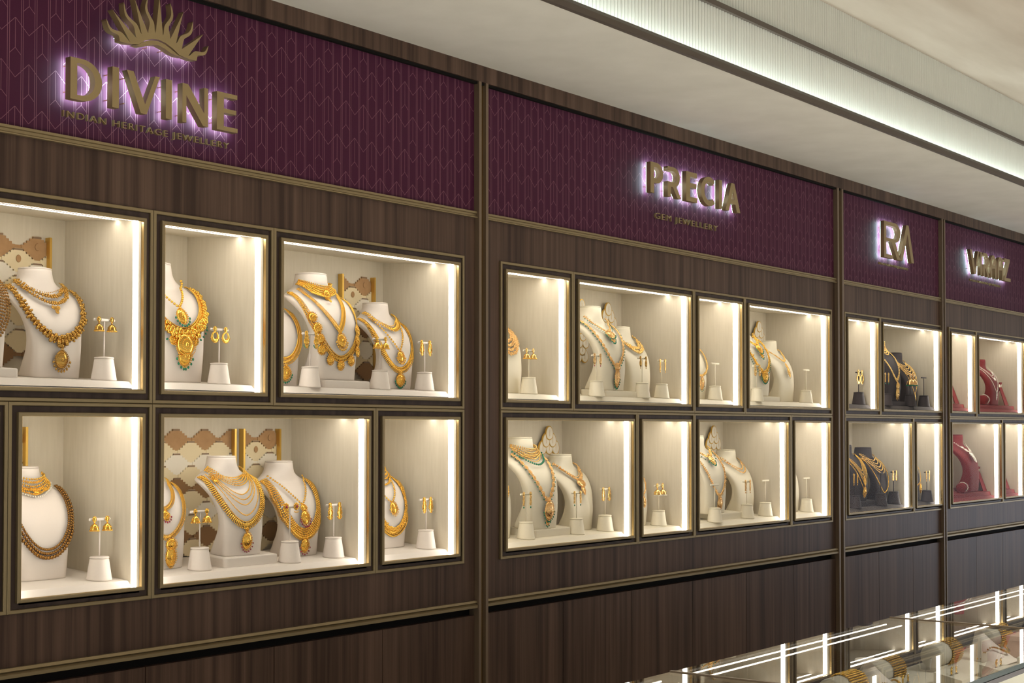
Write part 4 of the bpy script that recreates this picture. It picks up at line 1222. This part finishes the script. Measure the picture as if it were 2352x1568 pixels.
def letter(t, contours, name='letter', yf=-.032, yb=-.012, halo=None):
    off = t.location
    cs = [[(x - off.x, z - off.z) for x, z in c] for c in contours]
    o = link(name, curve_mesh(name, cs, yf - off.y, yb - off.y, M_LETTER), t)
    link('halo_light', curve_mesh('halo_light', [[(x - off.x, z - off.z) for x, z in c] for c in halo] if halo else cs, -.0119 - off.y, -.0104 - off.y, M_HALO, 0.0 if halo else -.0016), o)
    xs = [p[0] for p in cs[0]]; zs = [p[1] for p in cs[0]]
    pins = MB()
    for fx, fz in (((.06, .82), (.06, .2)) if name == 'letter' else ((.35, .3), (.65, .3))):
        pins.add(lathe_tpl([(.0014, 0), (.0014, .016)], 8), Matrix.Translation((min(xs) + fx * (max(xs) - min(xs)), .003 - off.y, min(zs) + fz * (max(zs) - min(zs)))) @ Matrix.Rotation(PI / 2, 4, 'X'))
    link('standoff_pin', pins.mesh('standoff_pin', M_BRASS), o)
def tagline(t, text, X0, X1, Z0, Z1, yf=-.012, yb=-.004):
    cu = bpy.data.curves.new('words', 'FONT'); cu.body = text; cu.size = 1.0; cu.space_character = 1.22; cu.extrude = abs(yb - yf) / 2
    cu.offset = -.012
    # extrude in metres after scaling: keep the depth separate
    cu.extrude = 0.05
    me = flat_to_wall('tagline', cu, 0.0, M_LETTER)
    xs = [v.co.x for v in me.vertices]; zs = [v.co.z for v in me.vertices]
    a, b, c, d = min(xs), max(xs), min(zs), max(zs)
    off = t.location
    for v in me.vertices:
        v.co.x = X0 + (v.co.x - a) / (b - a) * (X1 - X0) - off.x
        v.co.z = Z0 + (v.co.z - c) / (d - c) * (Z1 - Z0) - off.z
        v.co.y = (yf if v.co.y < 0 else yb) - off.y
    # every word a part of its own
    bm = bmesh.new(); bm.from_mesh(me); bpy.data.meshes.remove(me)
    left = set(bm.verts); isl = []
    while left:
        st = [left.pop()]; c = [st[0]]
        while st:
            for e in st.pop().link_edges:
                for w in e.verts:
                    if w in left: left.discard(w); st.append(w); c.append(w)
        isl.append((min(w.co.x for w in c), max(w.co.x for w in c), c))
    isl.sort(key=lambda k: k[0])
    gaps = sorted(range(1, len(isl)), key=lambda i: isl[i-1][1] - isl[i][0])[:len(text.split()) - 1]
    cuts = [0] + sorted(gaps) + [len(isl)]
    for a, b in zip(cuts, cuts[1:]):
        ids = {}; vs = []
        for k in isl[a:b]:
            for w in k[2]: ids[w] = len(vs); vs.append(tuple(w.co))
        fs = [tuple(ids[w] for w in f.verts) for f in bm.faces if f.verts[0] in ids]
        wm = bpy.data.meshes.new('tagline_word'); wm.from_pydata(vs, [], fs); wm.materials.append(M_LETTER)
        link('tagline_word', wm, t)
    bm.free()

# first bay
t = sign((2.40, .003, 2.29), 'large halo-lit bronze lettering with wavy sun-ray emblem above, first bay')
for g, a, b in ((G_D(), 2.1366, 2.2278), (G_I(), 2.2580, 2.2775), (G_V(), 2.3012, 2.4034), (G_I(), 2.4226, 2.4424), (G_N(), 2.4760, 2.5613), (G_E(), 2.5910, 2.6630)):
    letter(t, place(g, a, b, 2.2895, 2.3900))
tagline(t, 'INDIAN HERITAGE JEWELLERY', 2.132, 2.652, 2.2435, 2.2640)
valley = [(2.3105, 2.4602), (2.3295, 2.4743), (2.3453, 2.4874), (2.3654, 2.4943), (2.3885, 2.4985), (2.4125, 2.4985), (2.4355, 2.4943), (2.4543, 2.4862), (2.4720, 2.4755), (2.4935, 2.4615)]
tips = [(2.2360, 2.4990), (2.2562, 2.5300), (2.2868, 2.5530), (2.3225, 2.5740), (2.3600, 2.5850), (2.4005, 2.5970), (2.4400, 2.5850), (2.4780, 2.5740), (2.5130, 2.5530), (2.5440, 2.5295), (2.5640, 2.4995)]
outer = [(2.2790, 2.4560)]
base = [(2.2790, 2.4560)] + valley + [(2.5215, 2.4560)]
for i in range(11):
    L, R, T = Vector(base[i]), Vector(base[i+1]), Vector(tips[i])
    M_ = (L + R) / 2; ax = T - M_; pr = Vector((-ax.y, ax.x)).normalized()
    wavy = i % 2 == 0; sg = -1 if i <= 5 else 1
    h0 = (R - L).length / 2
    if pr.dot(R - L) > 0: pr = -pr          # pr points to the left-hand side
    def ray_pt(u, side):
        if not wavy: return M_ + ax * u + ((L if side > 0 else R) - M_) * (1 - u) ** 1.15
        mid = M_ + ax * u + pr * (sg * .0062 * math.sin(2 * PI * u * 1.12) * min(1, u * 3))
        k = min(1.0, u * 2.6); h = h0 * (1 - k) + .0072 * k
        e = (L - M_) if side > 0 else (R - M_)
        return mid + (e * (1 - k) + pr * (h0 * k * side)) * (h / h0) * (1 - u) ** .62
    N_ = 16
    for k in range(N_ + 1):
        p = ray_pt(k / N_, 1); outer.append((p.x, p.y))
    for k in range(N_ - 1, -1, -1):
        p = ray_pt(k / N_, -1); outer.append((p.x, p.y))
inner = [(2.5000, 2.4550), (2.4646, 2.4594), (2.4427, 2.4723), (2.4210, 2.4810), (2.3985, 2.4850), (2.3768, 2.4820), (2.3560, 2.4735), (2.3350, 2.4594), (2.3010, 2.4550)]
clean = []
for p in outer + inner:
    if not clean or math.hypot(p[0] - clean[-1][0], p[1] - clean[-1][1]) > 1e-5: clean.append(p)
halo_out = [(2.2900, 2.4580)]
for i in range(11):
    L, R_, T = Vector(base[i]), Vector(base[i+1]), Vector(tips[i])
    for u in (.08, .22):
        p = L.lerp(R_, .30).lerp(T, u); halo_out.append((p.x, p.y))
    for u in (.22, .08):
        p = L.lerp(R_, .70).lerp(T, u); halo_out.append((p.x, p.y))
halo_out += [(2.5120, 2.4580)] + [(x, z + .0015) for x, z in inner]
letter(t, [clean], 'sun_emblem', halo=[halo_out])
brow_ = [(2.3225, 2.4560), (2.3335, 2.4576), (2.3500, 2.4690), (2.3640, 2.4755), (2.3800, 2.4790), (2.3985, 2.4805), (2.4180, 2.4772), (2.4400, 2.4682), (2.4629, 2.4580), (2.4760, 2.4556), (2.4562, 2.4552), (2.4361, 2.4590), (2.4180, 2.4660), (2.3985, 2.4705), (2.3785, 2.4680), (2.3600, 2.4610), (2.3420, 2.4550)]
letter(t, [brow_], 'emblem_arc', halo=[[(2.345, 2.4610), (2.3985, 2.4780), (2.452, 2.4600), (2.3985, 2.4725)]])

# second bay
t = sign((5.06, .003, 2.395), 'halo-lit bronze stencil lettering above the words gem jewellery, second bay')
for g, a, b in ((G_P(), 4.7161, 4.8060), (G_R(), 4.8380, 4.9380), (G_E(.62, .22, .16), 4.9756, 5.0600), (G_C(), 5.0900, 5.1990), (G_I(), 5.2330, 5.2570), (G_A(), 5.2850, 5.4080)):
    letter(t, place(g, a, b, 2.3950, 2.5110))
tagline(t, 'GEM JEWELLERY', 4.782, 5.256, 2.2985, 2.3275)

# third bay: joined letters
t = sign((7.04, .003, 2.35), 'halo-lit bronze monogram of joined letters, third bay')
er = [[(6.854, 2.349), (6.962, 2.349), (6.962, 2.366), (6.880, 2.366), (6.880, 2.430), (6.945, 2.430)] + [(7.012, 2.349), (7.052, 2.349), (6.990, 2.432)] + arc(6.985, 2.480, .070, .048, -70, 90, 12) + [(6.854, 2.528)],
      [(6.880, 2.447), (6.880, 2.510)] + arc(6.978, 2.4785, .045, .0315, 90, -90, 10)]
letter(t, er)
letter(t, [[(7.045, 2.349), (7.078, 2.349), (7.1440, 2.490), (7.192, 2.349), (7.225, 2.349), (7.158, 2.535), (7.130, 2.535)]])
tagline(t, 'UNCUT DIAMOND JEWELLERY', 6.843, 7.207, 2.3100, 2.3245, -.010)
# fourth bay
t = sign((8.33, .003, 2.37), 'small halo-lit bronze lettering at the far end, fourth bay')
def arch():
    return [[(0, 0), (.2, 0), (.2, .42), (.68, .42), (.68, 0), (.88, 0), (.88, .58)] + arc(.44, .58, .44, .42, 0, 180, 12), [(.2, .56), (.2, .60)] + arc(.44, .60, .24, .25, 180, 0, 10) + [(.68, .56)]]
def G_Z(): return [[(0, 0), (.9, 0), (.9, .14), (.24, .14), (.80, .88), (.80, 1), (.03, 1), (.03, .86), (.56, .86), (0, .12)]]
for g, a, b in ((G_V(), 8.010, 8.150), (G_I(), 8.168, 8.192), (G_R(), 8.215, 8.310), (arch(), 8.330, 8.425), (arch(), 8.445, 8.540), (G_Z(), 8.555, 8.660)):
    letter(t, place(g, a, b, 2.368, 2.499))
tagline(t, 'POLKI DIAMOND JEWELLERY', 8.064, 8.562, 2.325, 2.341, -.010)
# ------------------------------------------------------------ glass counter in the foreground
CZ, CB, CF = 0.957, -1.250, -1.832
CX0, CX1 = 1.60, 9.6
GT = 0.010
t = thing('glass_counter', (4.0, (CB + CF) / 2, 0), 'long glass-topped jewellery counter glowing with light strips', 'display counter')
FL = 0.800                      # height of the display floor
part('base', MB().box(CX0, CX1, CF + .02, CB - .01, 0.06, FL - .02), M_WOOD, t)
part('plinth', MB().box(CX0 + .02, CX1 - .02, CF + .05, CB - .04, 0.0, 0.06), M_BLACK, t)
part('display_floor', MB().box(CX0 + .004, CX1 - .004, CF + .012, CB - .004, FL - .02, FL), M_PALEF, t)
JX = [CX0, 2.870, 4.080, 5.29, 6.50, 7.71, 8.92, CX1]
for i in range(len(JX) - 1):
    a, b = JX[i] + .002, JX[i+1] - .002
    mb = MB(); mb.quad((a, CF, CZ), (b, CF, CZ), (b, CB, CZ), (a, CB, CZ))
    g = part('top_pane', mb, M_GTOP, t)
    part('pane_edge', MB().box(a, b, CF - .0008, CF + .004, CZ - .0125, CZ - .0005), M_GEDGE, g)
    part('edge_profile', MB().box(a - .002, b + .002, CF - .003, CF + .006, CZ - .024, CZ - .013), M_STEEL, g)
    mb = MB(); mb.quad((a, CF + .006, FL), (b, CF + .006, FL), (b, CF + .006, CZ - .024), (a, CF + .006, CZ - .024))
    part('front_pane', mb, M_GFRONT, t)
    mb = MB(); mb.quad((a, CB - .004, FL), (b, CB - .004, FL), (b, CB - .004, CZ - .004), (a, CB - .004, CZ - .004))
    part('rear_pane', mb, M_GFRONT, t)
    for y in (CB - .016, CB - .062):
        part('led_strip', MB().box(a + .03, b - .07, y - .0016, y + .0016, CZ - .0125, CZ - .0095), M_LEDC, t)
for x in JX[1:-1]:
    part('joint_rail', MB().box(x - .004, x + .004, CF + .001, CB + .004, CZ - .008, CZ + .002), M_PILBR, t)
part('front_rail', MB().box(CX0, CX1, CF - .004, CF + .014, FL - .03, FL + .004), M_STEEL, t)

def cz(): return FL + .0004
# ring blocks with rings standing in slots
def ring_block(X, Y, label, n=2):
    t = thing('ring_block', (X, Y, cz()), label, 'ring display', 'white ring blocks in the counter')
    w, d, h = .045, .040, .034
    mb = MB(); o = 0
    prof = [(Y - d, cz()), (Y + d, cz()), (Y + d, cz() + h), (Y - d, cz() + h * .55)]
    mb.extrude_x(prof, X - w, X + w)
    part('block', mb, M_PALEF, t)
    for i in range(n):
        px = X + (i - (n - 1) / 2) * .035
        py = Y; pz = cz() + h * .775
        part('slot', MB().box(px - .010, px + .010, py - .0025, py + .0025, pz - .002, pz + .0006), M_STEEL, t)
        r = thing('ring', (px, py, pz + .004), '%s gold ring standing in the %s' % (('left-hand', 'right-hand', 'third')[i], label.split(',')[0].replace('white ', '')), 'ring', 'gold rings in the counter')
        band = MB().add(torus_tpl(.0098, .0013, 22, 8), Matrix.Translation((px, py, pz + .0107)) @ Matrix.Rotation(PI / 2, 4, 'X') @ Matrix.Rotation(.5, 4, 'Y'))
        part('band', band, M_GOLD, r, True)
        part('stone', MB().add(ICO1, tr(px + .004, py, pz + .0205, .0036, .0032, .0028)), M_DIAM if i else M_GOLDP, r, True)
ring_block(3.775, -1.42, 'white ring block nearest the front, beside the first bangle rolls')
ring_block(3.99, -1.47, 'white ring block in the middle, behind the first necklace bust')
ring_block(4.20, -1.52, 'white ring block by the front glass, below the counter joint')
ring_block(4.40, -1.56, 'white ring block farthest right, in front of the pale pink box', 2)
ring_block(3.48, -1.50, 'white ring block at the lower edge, under the front glass')
# padded bangle rolls crowded with gold bangles
def bangle_roll(X, Y, label, n, R=.034, L=.16, gold=M_GOLDA):
    t = thing('bangle_stand', (X, Y, cz()), label, 'bangle display', 'padded bangle rolls in the counter')
    h = R + .012
    M = Matrix.Translation((X, Y, cz() + h)) @ Matrix.Rotation(PI / 2, 4, 'Y')
    part('roll', MB().add(lathe_tpl([(R * .3, -L/2 - .002), (R * .93, -L/2), (R, -L/2 + .004), (R, L/2 - .004), (R * .93, L/2), (R * .3, L/2 + .002)], 28), M), M_PALEF, t, True)
    part('foot', MB().box(X - L * .4, X + L * .4, Y - .022, Y + .022, cz(), cz() + .016), M_PALEF, t)
    for i in range(n):
        bx = X + L / 2 - .012 - .0138 * i
        b = thing('bangle', (bx, Y, cz() + h), '%s gold bangle along the %s' % (ORDX[i], label.split(',')[0]), 'bangle', 'gold bangles on padded rolls')
        mb = MB(); K = 34
        for j in range(K):
            a = 2 * PI * j / K
            for dx in (-.0042, 0, .0042):
                mb.add(ICO1, tr(bx + dx + random.uniform(-.0008, .0008), Y + (R + .0028) * math.cos(a), cz() + h + (R + .0028) * math.sin(a), random.uniform(.0026, .0036)))
        part('band', mb, gold, b, True, fix=False)
ORDX = ['first', 'second', 'third', 'fourth', 'fifth', 'sixth', 'seventh']
bangle_roll(3.50, -1.37, 'front padded bangle roll, nearest the lower edge of the picture', 7, gold=M_GOLD)
bangle_roll(3.80, -1.345, 'second padded bangle roll, left of the first necklace bust', 6, gold=M_GOLDA)
bangle_roll(4.22, -1.345, 'third padded bangle roll, beside the counter joint', 6, gold=M_GOLDA)
bangle_roll(4.66, -1.34, 'fourth padded bangle roll, right of the second necklace bust', 7, gold=M_GOLD)
bangle_roll(3.12, -1.36, 'padded bangle roll farthest left, under the first joint', 5, gold=M_ROSE)
# low necklace busts lying in the counter
def low_bust(X, Y, label, nl, gold):
    t = thing('low_necklace_bust', (X, Y, cz()), label, 'display bust', 'low busts in the counter')
    mb = MB(); nu, nv = 26, 18
    for j in range(nv + 1):
        v = j / nv
        hw = .030 + .040 * math.sin(min(1.0, v * 1.25) * PI / 2) ** 1.5 - .018 * max(0, v - .75) / .25
        yy = Y + .055 - .12 * v
        zz = cz() + .092 * (1 - v) ** 1.35 + .006
        for i in range(nu + 1):
            u = (i / nu) * 2 - 1
            mb.v.append((X + hw * u, yy + .012 * u * u, zz - (zz - cz() - .001) * abs(u) ** 3.2))
    for j in range(nv):
        for i in range(nu):
            a = j * (nu + 1) + i; mb.f.append((a, a + 1, a + nu + 2, a + nu + 1)); mb.m.append(0)
    part('body', mb, M_BUSTW, t, True)
    part('neck_cap', MB().add(lathe_tpl([(.030, -.004), (.031, 0), (.029, .003), (.012, .004)], 26), Matrix.Translation((X, Y + .058, cz() + .096))), M_BUSTW, t, True)
    n = thing('necklace', (X, Y, cz()), nl, 'necklace', 'gold necklaces in the counter')
    ch = MB()
    for i in range(46):
        u = i / 45.0 * 2 - 1; v = .14 + .58 * (1 - u * u)
        hw = .030 + .040 * math.sin(min(1.0, v * 1.25) * PI / 2) ** 1.5
        zz = cz() + .092 * (1 - v) ** 1.35 + .006; x = .052 * u * (1.0 if v > .3 else .9)
        q = x / hw
        ch.add(ICO1, tr(X + x, Y + .055 - .12 * v + .012 * q * q - .008, max(zz - (zz - cz()) * abs(q) ** 3.2 + .009, cz() + .009), .0024 + .0022 * (1 - abs(u))))
    part('chain', ch, gold, n, True, fix=False)
low_bust(3.66, -1.42, 'low ivory necklace bust nearest, between the bangle rolls', 'gold necklace on the nearest low bust in the counter', M_GOLDA)
low_bust(4.46, -1.42, 'low ivory necklace bust just past the second counter joint', 'gold necklace on the low bust past the counter joint', M_GOLDA)
t = thing('pink_box', (4.62, -1.47, cz()), 'pale pink padded jewellery box at the far right of the counter', 'box')
part('body', MB().box(4.56, 4.68, -1.52, -1.42, cz(), cz() + .05), principled('pink_pad', (.56, .36, .29), .7), t)
part('lid', MB().box(4.558, 4.682, -1.522, -1.418, cz() + .051, cz() + .066), principled('pink_lid', (.64, .44, .36), .7), t)
for i, (x, y, r) in enumerate(((5.02, -1.36, .055), (5.14, -1.40, .06), (5.27, -1.36, .055))):
    o = link('plush_cushion', MB().add(ICO2, tr(0, 0, r * .62, r, r * .9, r * .6)).mesh('plush_cushion', M_PLUSH, smooth=True), None, (x, y, cz() + .002))
    tag(o, '%s black plush cushion at the right end of the counter' % ('left-hand', 'middle', 'right-hand')[i], 'cushion', 'black plush cushions')

# shallow ring trays behind the front glass
def ring_tray(X, Y, label, nx, ny):
    t = thing('ring_tray', (X, Y, cz()), label, 'ring display', 'white ring trays in the counter')
    w, d = .020 * nx + .012, .017 * ny + .010
    part('tray', MB().box(X - w, X + w, Y - d, Y + d, cz(), cz() + .016), M_PALEF, t)
    k = 0
    for i in range(nx):
        for j in range(ny):
            px, py = X + (i - (nx - 1) / 2) * .040, Y + (j - (ny - 1) / 2) * .034
            part('slot', MB().box(px - .0125, px + .0125, py - .002, py + .002, cz() + .0155, cz() + .0166), M_STEEL, t)
            if (i * 3 + j * 2) % 4 == 1:
                r = thing('ring', (px, py, cz() + .02), '%s gold ring in the %s' % (ORDX[k], label.split(',')[0].replace('white ', '')), 'ring', 'gold rings in the counter'); k += 1
                part('band', MB().add(torus_tpl(.0098, .0014, 22, 8), Matrix.Translation((px, py, cz() + .0286)) @ Matrix.Rotation(PI / 2, 4, 'X')), M_GOLD, r, True)
                part('stone', MB().add(ICO1, tr(px, py, cz() + .0395, .0042, .0036, .0030)), M_GOLDP, r, True)
ring_tray(3.20, -1.72, 'white slotted ring tray nearest, behind the front glass', 4, 3)
ring_tray(3.50, -1.70, 'white slotted ring tray farther right, behind the front glass', 4, 3)
